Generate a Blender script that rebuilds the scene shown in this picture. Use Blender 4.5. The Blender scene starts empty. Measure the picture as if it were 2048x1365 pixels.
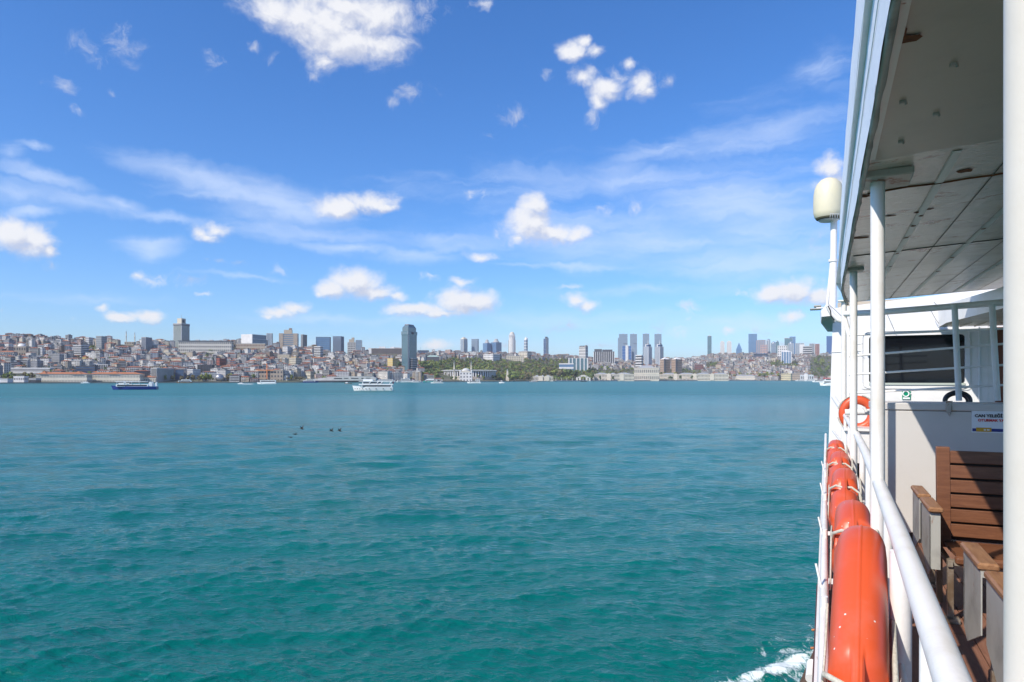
import bpy, math, random
import numpy as np
from mathutils import Vector, Matrix, Euler

# ------------------------------------------------------------------ camera, world, sun, exposure
SC = bpy.context.scene
COL = SC.collection
R = math.radians
EYE = 7.0                      # eye height over the water
FPX = 1365.0                   # focal length in photo pixels
CX, HY = 1024.0, 758.5         # centre column, horizon row (2048 x 1365 photo)
cam_d = bpy.data.cameras.new("camera")
cam = bpy.data.objects.new("camera", cam_d)
COL.objects.link(cam)
cam.location = (0, 0, EYE)
cam.rotation_euler = (R(90), 0, 0)
cam_d.sensor_width = 36.0
cam_d.lens = 36.0 * FPX / 2048.0
cam_d.shift_y = (HY - 682.5) / 2048.0
cam_d.clip_start = 0.05
cam_d.clip_end = 60000
SC.camera = cam
SC.view_settings.view_transform = 'Standard'
SC.view_settings.look = 'None'
SC.view_settings.exposure = 0.42
SC.view_settings.gamma = 1.0
SC.render.resolution_x = 1024
SC.render.resolution_y = 682

SUN_DIR = Vector((-0.572, -0.474, 0.669)).normalized()   # towards the sun
sun_d = bpy.data.lights.new("sun", 'SUN')
sun_d.energy = 3.9
sun_d.angle = R(0.53)
sun_d.color = (1.0, 0.935, 0.84)
sun = bpy.data.objects.new("sun", sun_d)
COL.objects.link(sun)
sun.rotation_euler = SUN_DIR.to_track_quat('Z', 'Y').to_euler()

def P2A(x, y):
    """photo pixel to azimuth / elevation"""
    dx, dz = (x - CX) / FPX, (HY - y) / FPX
    return math.atan(dx), math.atan(dz / math.sqrt(1 + dx * dx))

# clouds: (x, y, half width, half height, weight) in photo pixels, turned to sky angles
PUFFS = [
 (545,22,75,42,1.0),(620,55,85,50,1.05),(690,85,105,50,1.15),(735,30,110,60,1.1),(765,95,65,45,1.1),(650,120,50,40,.85),(628,148,20,16,.65),(850,15,35,28,.6),(962,8,25,18,.55),(700,10,130,40,1.0),
 (650,40,110,55,1.15),(600,40,70,40,1.1),
 (504,101,16,15,.62),(547,120,18,22,.35),
 (1140,102,36,24,1.0),(1160,84,26,18,.9),(1185,102,34,20,.85),(1168,155,38,26,1.0),(1215,175,48,26,1.05),(1197,205,26,36,.85),(1185,238,14,26,.65),(1285,170,34,36,1.0),(1262,128,24,16,.85),(1300,185,26,20,.8),(1092,150,14,16,.38),(1336,168,18,22,.3),(1240,150,30,16,.5),
 (830,190,36,32,.5),(790,210,18,18,.3),(190,100,46,28,.45),(248,92,40,34,.48),(262,125,30,20,.3),(125,165,34,18,.42),(160,218,24,14,.4),(232,188,14,12,.38),(425,125,22,26,.3),
 (1030,232,40,22,.5),(1000,228,26,10,.3),(980,270,20,12,.25),
 (680,412,55,24,1.1),(735,405,62,26,1.1),(770,415,40,16,.9),
 (1068,415,34,34,1.1),(1062,450,48,38,1.15),(1105,468,60,25,1.1),(1155,468,40,20,.95),(1035,478,26,16,.8),(938,383,16,12,.6),(967,392,12,12,.45),(992,465,20,14,.45),
 (20,465,55,36,1.15),(62,478,50,36,1.15),(95,498,26,22,.9),(400,465,36,22,.8),(435,462,40,24,.85),(415,472,50,18,.8),
 (660,580,42,24,1.1),(715,562,52,30,1.2),(745,582,60,20,1.15),(800,592,30,16,.9),(640,590,20,14,.8),
 (845,622,75,17,1.1),(915,603,50,34,1.2),(955,605,45,24,1.15),(925,560,40,14,.8),(860,552,26,10,.6),(880,630,60,12,1.),
 (1150,600,34,20,1.1),(1175,608,32,18,1.05),(1140,572,40,8,.35),
 (560,622,50,16,1.05),(590,615,36,16,1.05),(535,630,26,10,.8),
 (245,638,42,13,1.05),(290,634,42,15,1.1),(200,617,28,14,.85),(145,638,16,8,.5),
 (278,552,22,20,.72),(300,562,26,14,.6),(380,562,28,15,.62),(408,592,18,8,.35),(550,540,20,14,.5),(545,560,26,10,.4),(410,517,14,9,.42),(440,524,20,9,.4),(480,528,26,9,.38),
 (1545,585,42,24,1.1),(1590,578,52,28,1.2),(1635,592,40,22,1.1),(1580,634,36,18,1.0),(1480,587,34,10,.45),
 (1665,335,40,36,1.0),(1685,370,60,40,1.0),(965,512,52,16,.75),(870,690,36,16,.95),(1378,610,26,14,.6),(1455,662,24,15,.7),(1512,660,36,17,.6),(1110,662,26,12,.6),
 (1200,415,34,20,.42),(1262,412,22,22,.4),(1350,660,50,30,.25),(1640,480,60,30,.3),(1130,655,30,12,.5),(8,620,14,10,.6),(100,530,20,14,.4),(1000,690,60,12,.4),(1200,690,80,10,.35),(1600,690,60,12,.5),
]
VEILS = [  # thin high cloud: x, y, half width, half height, tilt, weight
 (430,365,150,26,-.16,1.05),(560,400,110,34,-.2,1.05),(470,395,200,46,-.15,.55),(70,345,110,18,-.2,.95),(40,385,90,26,.05,1.0),(150,400,150,22,-.12,.7),(60,420,60,14,.2,.9),(245,412,50,16,.0,.8),(320,432,110,14,-.05,.7),
 (20,310,30,22,-.1,.8),(60,292,40,12,-.1,.5),(300,490,60,26,.1,.8),(640,470,200,20,-.04,.75),(700,495,90,12,-.06,1.0),(820,505,120,20,-.05,.6),(900,480,200,40,.0,.4),
 (1250,360,480,50,.0,.55),(1300,480,400,70,-.1,.75),(1480,420,300,110,-.08,.78),(1500,520,260,36,-.03,.95),(1550,260,260,120,.1,.2),(1450,290,260,50,.08,.5),(1330,300,180,20,.15,.45),(1650,150,110,70,.1,.25),(1150,530,100,12,-.08,.7),(1050,530,120,8,.0,.5),
 (1300,580,300,20,.0,.35),(480,552,120,8,-.03,.55),(700,640,300,14,.0,.3),(200,600,200,20,.0,.25),(1150,640,300,30,.0,.35),(1500,650,300,40,.0,.45),(830,690,500,26,.0,.25),
]

world = bpy.data.worlds.new("World")
SC.world = world
world.use_nodes = True
def build_world():
    nt = world.node_tree
    N, L = nt.nodes, nt.links
    N.clear()
    def math_(op, a, b=None, c=None, clamp=False):
        n = N.new('ShaderNodeMath'); n.operation = op; n.use_clamp = clamp
        for i, v in enumerate((a, b, c)):
            if v is None: continue
            if isinstance(v, (int, float)): n.inputs[i].default_value = v
            else: L.new(v, n.inputs[i])
        return n.outputs[0]
    def vmath(op, a, b=None, c=None):
        n = N.new('ShaderNodeVectorMath'); n.operation = op
        for i, v in enumerate((a, b, c)):
            if v is None: continue
            if isinstance(v, (tuple, list)): n.inputs[i].default_value = v
            else: L.new(v, n.inputs[i])
        return n.outputs['Value'] if op in ('LENGTH', 'DOT_PRODUCT') else n.outputs[0]
    def smooth(v, lo, hi):
        n = N.new('ShaderNodeMapRange'); n.interpolation_type = 'SMOOTHSTEP'
        L.new(v, n.inputs[0]); n.inputs[1].default_value = lo; n.inputs[2].default_value = hi
        return n.outputs[0]
    def noise(vec, scale, det, rough, dist=0.0):
        n = N.new('ShaderNodeTexNoise'); n.noise_dimensions = '3D'
        L.new(vec, n.inputs['Vector']); n.inputs['Scale'].default_value = scale
        n.inputs['Detail'].default_value = det; n.inputs['Roughness'].default_value = rough
        n.inputs['Distortion'].default_value = dist
        return n
    def mixc(f, a, b, blend='MIX'):
        n = N.new('ShaderNodeMix'); n.data_type = 'RGBA'; n.blend_type = blend
        for i, v in ((0, f), (6, a), (7, b)):
            if isinstance(v, (int, float)): n.inputs[i].default_value = v
            elif isinstance(v, tuple): n.inputs[i].default_value = v
            else: L.new(v, n.inputs[i])
        return n.outputs[2]
    tc = N.new('ShaderNodeTexCoord')
    sep = N.new('ShaderNodeSeparateXYZ'); L.new(tc.outputs['Generated'], sep.inputs[0])
    sep_vec = tc.outputs['Generated']
    az = math_('ARCTAN2', sep.outputs[0], sep.outputs[1])
    el = math_('ARCSINE', sep.outputs[2])
    comb = N.new('ShaderNodeCombineXYZ'); L.new(az, comb.inputs[0]); L.new(el, comb.inputs[1])
    uv = comb.outputs[0]
    # ragged edges
    w1 = noise(uv, 16.0, 3.0, 0.55)
    w2 = noise(uv, 55.0, 4.0, 0.6)
    off = vmath('ADD', vmath('MULTIPLY', vmath('SUBTRACT', w1.outputs['Color'], (.5, .5, .5)), (.034, .024, 0)),
                vmath('MULTIPLY', vmath('SUBTRACT', w2.outputs['Color'], (.5, .5, .5)), (.014, .012, 0)))
    uvw = vmath('ADD', uv, off)
    def field(puv, lst, tilt=False):
        acc = None
        for t in lst:
            x, y, rx, ry, w = t[0], t[1], t[2], t[3], t[-1]
            a, e = P2A(x, y); a2, _ = P2A(x + rx, y); _, e2 = P2A(x, y - ry)
            ra, re = max(a2 - a, .004), max(e2 - e, .003)
            p = puv
            if tilt:
                p = vmath('SUBTRACT', puv, (a, e, 0))
                tl = t[4]
                rot = N.new('ShaderNodeVectorRotate'); rot.rotation_type = 'Z_AXIS'
                L.new(p, rot.inputs['Vector']); rot.inputs['Angle'].default_value = -tl
                v = vmath('MULTIPLY', rot.outputs[0], (1 / ra, 1 / re, 0))
            else:
                v = vmath('MULTIPLY_ADD', p, (1 / ra, 1 / re, 0), (-a / ra, -e / re, 0))
            s = math_('SUBTRACT', w, vmath('LENGTH', v))
            acc = s if acc is None else math_('MAXIMUM', acc, s)
        return acc
    nz = noise(vmath('MULTIPLY', uv, (1, 1.25, 1)), 26.0, 9.0, 0.66, 0.3)
    nzf = nz.outputs[0]
    m = field(uvw, [t for t in PUFFS if t[4] >= .68])
    mw = field(uvw, [(t[0], t[1], t[2]*1.7, t[3]*1.7, t[4]*.75+.20) for t in PUFFS if t[4] < .68])
    dens = math_('ADD', m, math_('MULTIPLY', math_('SUBTRACT', nzf, 0.5), 1.5))
    wis = noise(vmath('ADD', uv, vmath('MULTIPLY', off, (1.2, 1.2, 0))), 34.0, 8.0, 0.68, 0.8)
    wdens = math_('ADD', mw, math_('MULTIPLY', math_('SUBTRACT', wis.outputs[0], 0.5), 2.6))
    puff = math_('MAXIMUM', smooth(dens, -0.14, 0.86), math_('MULTIPLY', smooth(wdens, -0.05, 1.2), .85))
    # relief: compare with the same noise and field a little towards the light
    uvl = vmath('ADD', uvw, (-0.008, 0.013, 0))
    m2 = field(uvl, [t for t in PUFFS if t[2] * t[3] > 500 and t[4] > .7])
    nz2 = noise(vmath('MULTIPLY', vmath('ADD', uv, (-0.006, 0.008, 0)), (1, 1.25, 1)), 26.0, 9.0, 0.66, 0.3)
    rel = math_('ADD', math_('MULTIPLY', math_('SUBTRACT', m, m2), 0.95),
                math_('MULTIPLY', math_('SUBTRACT', nzf, nz2.outputs[0]), 2.0))
    lit = smooth(rel, -0.50, 0.38)
    # veil
    st = noise(vmath('MULTIPLY', vmath('ADD', uv, vmath('MULTIPLY', off, (1.6, 1.2, 0))), (1.0, 6.0, 1)), 6.0, 7.0, 0.58, 0.6)
    st2 = noise(vmath('MULTIPLY', uv, (1.0, 3.0, 1)), 5.0, 6.0, 0.6, 0.5)
    vm = field(vmath('ADD', uv, off), VEILS, True)
    vd = math_('ADD', vm, math_('MULTIPLY', math_('SUBTRACT', st.outputs[0], 0.5), 2.2))
    vd = math_('ADD', vd, math_('MULTIPLY', math_('SUBTRACT', st2.outputs[0], 0.5), 1.2))
    veil = math_('MULTIPLY', smooth(vd, -0.70, 1.25), 0.58)
    sky = N.new('ShaderNodeTexSky'); sky.sky_type = 'NISHITA'; sky.sun_disc = False
    sky.sun_elevation = math.asin(SUN_DIR.z)
    sky.sun_rotation = math.atan2(SUN_DIR.x, SUN_DIR.y)
    sky.altitude = 0; sky.air_density = 1.0; sky.dust_density = 0.6; sky.ozone_density = 2.0
    # deeper, cleaner blue as on this clear spring day
    tint = mixc(1.0, sky.outputs[0], (0.83, 1.05, 1.43, 1), 'MULTIPLY')
    hs = N.new('ShaderNodeHueSaturation'); hs.inputs['Saturation'].default_value = 1.12; L.new(tint, hs.inputs['Color'])
    base = hs.outputs[0]
    c_veil = mixc(veil, base, (6.0, 6.9, 8.6, 1))
    c_puffcol = mixc(lit, (4.6, 4.95, 6.1, 1), (7.0, 7.05, 7.35, 1))
    up = smooth(el, -0.02, 0.01)
    pf = math_('MULTIPLY', math_('MULTIPLY', puff, 0.97), up)
    col = mixc(pf, c_veil, c_puffcol)
    bg = N.new('ShaderNodeBackground'); L.new(col, bg.inputs[0]); bg.inputs[1].default_value = 0.1
    # elsewhere in the sky: plain blue with loose fair-weather cloud
    ob = noise(sep_vec, 3.2, 4.0, 0.55)
    plain = mixc(smooth(ob.outputs[0], .55, .75), base, (6.6, 6.8, 7.4, 1))
    bg2 = N.new('ShaderNodeBackground'); L.new(plain, bg2.inputs[0]); bg2.inputs[1].default_value = 0.1
    ahead = math_('MULTIPLY', math_('GREATER_THAN', el, -0.01), math_('LESS_THAN', math_('ABSOLUTE', az), 0.85))
    ahead = math_('MULTIPLY', ahead, math_('LESS_THAN', el, 0.60))
    ms = N.new('ShaderNodeMixShader'); L.new(ahead, ms.inputs[0]); L.new(bg2.outputs[0], ms.inputs[1]); L.new(bg.outputs[0], ms.inputs[2])
    out = N.new('ShaderNodeOutputWorld'); L.new(ms.outputs[0], out.inputs[0])
    world.cycles.sampling_method = 'NONE'
build_world()

# ------------------------------------------------------------------ materials
MATS = {}
def mat(name, col, rough=0.6, metal=0.0, spec=0.5, noise=None, bump=None, coat=0.0):
    """noise=(scale, amount, colour2): mottling between two own colours; bump=(scale, strength, distance)"""
    if name in MATS: return MATS[name]
    m = bpy.data.materials.new(name); m.use_nodes = True
    nt = m.node_tree; b = nt.nodes['Principled BSDF']
    b.inputs['Base Color'].default_value = (*col, 1)
    b.inputs['Roughness'].default_value = rough
    b.inputs['Metallic'].default_value = metal
    b.inputs['Specular IOR Level'].default_value = spec
    b.inputs['Coat Weight'].default_value = coat
    tc = None
    if noise or bump:
        tc = nt.nodes.new('ShaderNodeTexCoord')
    if noise:
        n = nt.nodes.new('ShaderNodeTexNoise'); n.inputs['Scale'].default_value = noise[0]
        n.inputs['Detail'].default_value = 6; n.inputs['Roughness'].default_value = 0.65
        nt.links.new(tc.outputs['Object'], n.inputs['Vector'])
        r = nt.nodes.new('ShaderNodeValToRGB')
        r.color_ramp.elements[0].position = 0.5 - noise[1]; r.color_ramp.elements[0].color = (*col, 1)
        r.color_ramp.elements[1].position = 0.5 + noise[1]; r.color_ramp.elements[1].color = (*noise[2], 1)
        nt.links.new(n.outputs[0], r.inputs[0]); nt.links.new(r.outputs[0], b.inputs['Base Color'])
    if bump:
        n = nt.nodes.new('ShaderNodeTexNoise'); n.inputs['Scale'].default_value = bump[0]
        n.inputs['Detail'].default_value = 5
        nt.links.new(tc.outputs['Object'], n.inputs['Vector'])
        bp = nt.nodes.new('ShaderNodeBump'); bp.inputs['Strength'].default_value = bump[1]
        bp.inputs['Distance'].default_value = bump[2]
        nt.links.new(n.outputs[0], bp.inputs['Height']); nt.links.new(bp.outputs[0], b.inputs['Normal'])
    MATS[name] = m
    return m

# ------------------------------------------------------------------ mesh collecting
class MB:
    def __init__(s): s.v = []; s.f = []; s.m = []; s.sm = []
    def add(s, vs, fs, mi=0, smooth=False):
        o = len(s.v); s.v.extend(vs)
        for f in fs: s.f.append(tuple(i + o for i in f))
        s.m.extend([mi] * len(fs)); s.sm.extend([smooth] * len(fs))
    def quad(s, a, b, c, d, mi=0): s.add([a, b, c, d], [(0, 1, 2, 3)], mi)
    def box(s, x0, x1, y0, y1, z0, z1, mi=0, top=None):
        v = [(x0,y0,z0),(x1,y0,z0),(x1,y1,z0),(x0,y1,z0),(x0,y0,z1),(x1,y0,z1),(x1,y1,z1),(x0,y1,z1)]
        s.add(v, [(3,2,1,0),(0,1,5,4),(1,2,6,5),(2,3,7,6),(3,0,4,7)], mi)
        s.add(v, [(4,5,6,7)], mi if top is None else top)
    def rbox(s, x0, x1, y0, y1, z0, z1, b, mi=0):
        """box with its edges cut by b"""
        vs = []; 
        for z, i in ((z0, b), (z0 + b, 0), (z1 - b, 0), (z1, b)):
            xa, xb, ya, yb = x0 + i, x1 - i, y0 + i, y1 - i
            c = b * .7 if i == 0 else b * .5
            vs += [(xa+c,ya,z),(xb-c,ya,z),(xb,ya+c,z),(xb,yb-c,z),(xb-c,yb,z),(xa+c,yb,z),(xa,yb-c,z),(xa,ya+c,z)]
        fs = [tuple(range(7, -1, -1)), tuple(range(24, 32))]
        for k in range(3):
            for j in range(8):
                a = k*8+j; c = k*8+(j+1) % 8
                fs.append((a, c, c+8, a+8))
        s.add(vs, fs, mi)
    def tube(s, pts, r, n=12, mi=0, caps=True, smooth=True):
        pts = [Vector(p) for p in pts]
        rr = r if isinstance(r, (list, tuple)) else [r] * len(pts)
        vs = []; fs = []
        up0 = None
        for i, p in enumerate(pts):
            a = pts[max(i-1, 0)]; b = pts[min(i+1, len(pts)-1)]
            d = (b - a).normalized()
            if up0 is None:
                up0 = Vector((0, 0, 1)) if abs(d.z) < .9 else Vector((1, 0, 0))
            x = d.cross(up0)
            if x.length < 1e-5: x = d.orthogonal()
            x.normalize(); y = x.cross(d).normalized(); up0 = y
            for k in range(n):
                t = 2 * math.pi * k / n
                q = p + (x * math.cos(t) + y * math.sin(t)) * rr[i]
                vs.append(tuple(q))
        for i in range(len(pts) - 1):
            for k in range(n):
                a = i*n+k; b = i*n+(k+1) % n
                fs.append((b, a, a+n, b+n))
        s.add(vs, fs, mi, smooth)
        if caps:
            s.add(vs[:n], [tuple(range(n))], mi); s.add(vs[-n:], [tuple(range(n-1, -1, -1))], mi)
    def lathe(s, prof, n=20, mi=0, c=(0, 0, 0), smooth=True, caps=True):
        vs = []; fs = []
        for r, z in prof:
            for k in range(n):
                t = 2*math.pi*k/n
                vs.append((c[0]+r*math.cos(t), c[1]+r*math.sin(t), c[2]+z))
        for i in range(len(prof)-1):
            for k in range(n):
                a = i*n+k; b = i*n+(k+1) % n
                fs.append((a, b, b+n, a+n))
        s.add(vs, fs, mi, smooth)
        if caps:
            s.add(vs[-n:], [tuple(range(n))], mi); s.add(vs[:n], [tuple(range(n-1, -1, -1))], mi)
    def prism(s, poly, z0, z1, mi=0, axis='z'):
        """polygon (a,b) pushed from z0 to z1 along axis; axis 'y': poly is (x,z), axis 'x': poly is (y,z)"""
        f = {'z': lambda a, b, t: (a, b, t), 'y': lambda a, b, t: (a, t, b), 'x': lambda a, b, t: (t, a, b)}[axis]
        n = len(poly)
        vs = [f(a, b, z0) for a, b in poly] + [f(a, b, z1) for a, b in poly]
        fs = [tuple(range(n-1, -1, -1)), tuple(range(n, 2*n))]
        fs += [(i, (i+1) % n, (i+1) % n + n, i+n) for i in range(n)]
        s.add(vs, fs, mi)
    def merge(s, o, M=None, mmap=None):
        vs = o.v if M is None else [tuple(M @ Vector(v)) for v in o.v]
        k = len(s.v); s.v.extend(vs)
        s.f.extend(tuple(i+k for i in f) for f in o.f)
        s.m.extend(o.m if mmap is None else [mmap[i] for i in o.m]); s.sm.extend(o.sm)
    def mesh(s, name, mats):
        me = bpy.data.meshes.new(name)
        me.from_pydata(s.v, [], s.f)
        for m in mats: me.materials.append(m)
        me.polygons.foreach_set('material_index', s.m)
        me.polygons.foreach_set('use_smooth', s.sm)
        me.update()
        return me
    def build(s, name, mats, parent=None, loc=None, label=None):
        if not isinstance(mats, (list, tuple)): mats = [mats]
        o = bpy.data.objects.new(name, s.mesh(name, mats)); COL.objects.link(o)
        if parent is not None: o.parent = parent
        if loc is not None: o.location = loc
        if label: o['label'] = label
        return o
def bevel(o, w, seg=2):
    m = o.modifiers.new("bevel", 'BEVEL'); m.width = w; m.segments = seg; m.limit_method = 'ANGLE'; m.angle_limit = R(40)
def tag(o, label=None, cat=None, group=None, kind=None):
    if label: o['label'] = label
    if cat: o['category'] = cat
    if group: o['group'] = group
    if kind: o['kind'] = kind
    return o
def empty(name, loc, rz=0.0, label=None, cat=None, group=None):
    o = bpy.data.objects.new(name, None); COL.objects.link(o)
    o.location = loc; o.rotation_euler = (0, 0, rz); o.empty_display_size = 0.2
    return tag(o, label, cat, group)
def copy_tree(o, parent=None):
    c = o.copy(); COL.objects.link(c)
    c.parent = parent
    for ch in list(o.children): copy_tree(ch, c)
    return c

def lerp_table(tab, x):
    if x <= tab[0][0]: return tab[0][1]
    for (a, va), (b, vb) in zip(tab, tab[1:]):
        if x <= b: return va + (vb-va)*(x-a)/(b-a)
    return tab[-1][1]
# ------------------------------------------------------------------ terrain (world metres: x right, y ahead, z over water)
SHORE = [(-900,950),(0,1062),(300,1190),(600,1330),(850,1560),(1000,1800),(1100,2060),(1300,2420),(1500,2750),(1650,3050),(2400,4200)]
RIDGE = [(-900,690),(0,684),(120,686),(220,688),(290,692),(360,697),(450,694),(520,692),(600,702),(700,708),(790,708),(850,711),(950,712),(1050,713),(1150,718),(1200,722),(1300,724),(1380,721),(1440,713),(1540,712),(1600,713),(1660,711),(2400,712)]
DEPTH = [(-900,640),(0,680),(500,720),(850,900),(1100,1100),(1400,1300),(1650,1300),(2400,1400)]
def px_of(X, Y): return CX + FPX * X / Y
def terr_t(px, t):
    zs = lerp_table(SHORE, px); dp = lerp_table(DEPTH, px)
    Y = zs + dp * t
    ysh = HY + FPX * (EYE - 1.6) / zs
    yr = lerp_table(RIDGE, px)
    tt = min(t, 1.0)
    # flat quay strip first, then the slope
    e = max(0.0, (tt - 0.05) / 0.95) ** 0.92
    y = ysh + (yr - ysh) * e
    z = EYE + (HY - y) * (zs + dp * tt) / FPX if e > 0 else 1.6
    if e > 0:
        z = max(z, 1.6)
    if t > 1: z -= (t-1) * dp * 0.012
    return Y, z
def ground(X, Y):
    px = px_of(X, Y)
    zs = lerp_table(SHORE, px); dp = lerp_table(DEPTH, px)
    return terr_t(px, (Y - zs) / dp)[1]
def build_terrain():
    pxs = np.arange(-900, 2401, 12); ts = [0, .02, .05] + list(np.linspace(.08, 1, 24)) + [1.3, 2, 3, 5, 9]
    vs = []; nx = len(pxs)
    vs += [((px-CX)/FPX*lerp_table(SHORE, px), lerp_table(SHORE, px), -3.0) for px in pxs]
    for t in ts:
        for px in pxs:
            Y, z = terr_t(px, t); vs.append(((px-CX)/FPX*Y, Y, z))
    fs = []; mi = []
    for j in range(len(ts)):
        for i in range(nx-1):
            a = j*nx+i; fs.append((a, a+1, a+1+nx, a+nx)); mi.append(0 if j == 0 else (1 if j < 3 else 2))
    me = bpy.data.meshes.new("hills"); me.from_pydata(vs, [], fs)
    for m in (mat("quay_stone", (.22,.21,.19), .9), mat("quay_paving", (.30,.28,.25), .9, noise=(.05,.2,(.2,.19,.18))),
              mat("hill_ground", (.07,.085,.035), .95, noise=(.02,.15,(.15,.13,.09)))): me.materials.append(m)
    me.polygons.foreach_set('material_index', mi); me.update()
    o = bpy.data.objects.new("hills", me); COL.objects.link(o); o['kind'] = 'structure'
build_terrain()

# ------------------------------------------------------------------ ship frame (r inboard/right, s forward, z from the eye)
HEAD = math.atan((1652 - CX) / FPX)
SF = Vector((math.sin(HEAD), math.cos(HEAD), 0)); SR = Vector((math.cos(HEAD), -math.sin(HEAD), 0))
def ship(r, s, z): return SR * r + SF * s + Vector((0, 0, EYE + z))
def on_s(x, y, s):
    """photo pixel on the ship's cross plane s -> (r, s, z)"""
    d = Vector(((x-CX)/FPX, 1, (HY-y)/FPX)); k = s / d.dot(SF)
    return (k * d.dot(SR), s, k * d.z)
def on_z(x, y, z):
    d = Vector(((x-CX)/FPX, 1, (HY-y)/FPX)); k = z / d.z
    return (k * d.dot(SR), k * d.dot(SF), z)

# ------------------------------------------------------------------ water
def build_water():
    rng = np.random.default_rng(5)
    ys = [HY + 1.4]; 
    y = ys[0]
    while y < 1560:
        y += 0.5 if y < HY+12 else (1.0 if y < 900 else 1.35); ys.append(y)
    Z = EYE*FPX/(np.array(ys)-HY)
    Z = np.concatenate([[20000.], Z])
    px = np.concatenate([np.arange(-1500, -60, 40), np.arange(-60, 1760, 2.2), np.arange(1760, 3500, 40)])
    PX, ZZ = np.meshgrid(px, Z)
    X = (PX-CX)/FPX*ZZ; Y = ZZ.copy()
    dz = np.abs(np.gradient(Z))[:, None]*np.ones_like(PX)
    H = np.zeros_like(X); DX = np.zeros_like(X); DY = np.zeros_like(X)
    n = 120
    lam = np.exp(rng.uniform(np.log(.14), np.log(9.0), n))
    for i in range(n):
        l = lam[i]; th = math.radians(-78) + rng.normal(0, .55)      # travel direction, towards the viewer's left
        k = 2*math.pi/l; kx, ky = k*math.cos(th), k*math.sin(th)
        a = (.0046*l if l < 1.3 else (.0033*l if l < 3 else .0024*l)) * (0.5 + rng.random())
        att = np.clip((l/np.maximum(dz, .01) - 2.2)/2.5, 0, 1)
        ph = kx*X+ky*Y+rng.uniform(0, 6.28)
        H += a*att*np.sin(ph)
        c = np.cos(ph)*a*att*.75
        DX += c*kx/k; DY += c*ky/k
    # patches of calmer and rougher water
    g = np.ones_like(X)
    for i in range(8):
        l = rng.uniform(18, 70); t = rng.uniform(0, 6.28)
        g += .05*np.sin((X*math.cos(t)+Y*math.sin(t)*.6)*2*math.pi/l+rng.uniform(0, 6.28))
    H *= g; DX *= g; DY *= g
    # foam: wash along the hull, wakes
    foam = np.zeros_like(X)
    s_ = X*SF.x + Y*SF.y; r_ = X*SR.x + Y*SR.y; d = -r_          # distance out from the ship's side
    # broken wash where the bow wave falls
    band = np.clip((.25+.42*np.clip(24-s_, 0, 40)-d)/.9, 0, 1)*np.clip((24.2-s_)/1.0, 0, 1)*np.clip((s_-17.5)/1.0, 0, 1)*(d > -1.5)
    foam = np.maximum(foam, .34*band)
    e2 = .5+.72*np.clip(19.0-s_, 0, 60)
    ridge = np.exp(-((d-(e2-.42))/.42)**2)*np.clip((19.2-s_)/.5, 0, 1)
    inner = np.clip((e2-.3-d)/.5, 0, 1)*np.clip((19.0-s_)/.6, 0, 1)*(d > -1.5)
    foam = np.maximum(foam, np.maximum(ridge*.76, inner*.42))
    spray = np.exp(-((d-(e2+.35))/.35)**2)*np.clip((18.4-s_)/.8, 0, 1)
    foam = np.maximum(foam, .22*spray)
    H += ridge*.09*(1+.5*np.sin(s_*4.1)+.4*np.sin(s_*9.3+1)+.3*np.sin(s_*17+d*5))
    # wakes of the boats: x0,x1 (pixels), y, strength
    WK = [(786,850,781.9,.45,.5),(318,372,778.5,.5,.7),(480,515,768.5,.9,.9),(1640,1662,771.5,.8,1.0),(704,790,782.4,.6,.35),(226,314,780.6,.6,.4),
          (60,140,775,.35,.8),(860,900,766.5,.6,.5),(955,1010,767,.6,.5),(1000,1650,779.6,.36,.9),(850,1350,781.5,.25,.8),(0,520,790,.2,1.2),(1560,1655,786,.3,3.0),(1450,1655,800,.2,4.0),(10,90,776.5,.3,.6),(515,556,768.6,.6,.5)]
    PY = HY + EYE*FPX/Y
    for x0, x1, y0, st, w in WK:
        m = np.exp(-((PY-y0)/w)**2)*np.clip((PX-x0)/6, 0, 1)*np.clip((x1-PX)/12, 0, 1)
        foam = np.maximum(foam, st*m)
    X2 = X+DX; Y2 = Y+DY
    nr, nc = X.shape
    co = np.stack([X2, Y2, H], -1).reshape(-1, 3).astype(np.float32)
    idx = np.arange(nr*nc).reshape(nr, nc)
    q = np.stack([idx[1:, :-1], idx[1:, 1:], idx[:-1, 1:], idx[:-1, :-1]], -1).reshape(-1, 4)
    # plain sheet behind and beside
    xl, xr, yn = float(X[-1, 0]), float(X[-1, -1]), float(Y[-1, 0])
    ext = np.array([(X[0,0],20000,0),(xl,yn,0),(-30000,yn,0),(X[0,-1],20000,0),(xr,yn,0),(30000,yn,0),
                    (-30000,yn,0),(30000,yn,0),(30000,-20000,0),(-30000,-20000,0),(-36000,20000,0),(36000,20000,0)], dtype=np.float32)
    ext[:, 2] = -.03
    b = len(co); co = np.concatenate([co, ext])
    q = np.concatenate([q, [[b+9, b+8, b+7, b+6], [b+10, b+2, b+1, b+0], [b+3, b+4, b+5, b+11]]])
    me = bpy.data.meshes.new("water")
    me.vertices.add(len(co)); me.vertices.foreach_set('co', co.ravel())
    me.loops.add(q.size); me.loops.foreach_set('vertex_index', q.ravel().astype(np.int32))
    me.polygons.add(len(q)); me.polygons.foreach_set('loop_start', np.arange(0, q.size, 4, dtype=np.int32))
    me.polygons.foreach_set('use_smooth', np.ones(len(q), bool))
    me.update(calc_edges=True)
    at = me.attributes.new('foam', 'FLOAT', 'POINT')
    at.data.foreach_set('value', np.concatenate([foam.ravel(), np.zeros(len(ext))]).astype(np.float32))
    m = bpy.data.materials.new("sea_water"); m.use_nodes = True
    nt = m.node_tree; N, L = nt.nodes, nt.links
    bs = N['Principled BSDF']
    geo = N.new('ShaderNodeNewGeometry')
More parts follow.
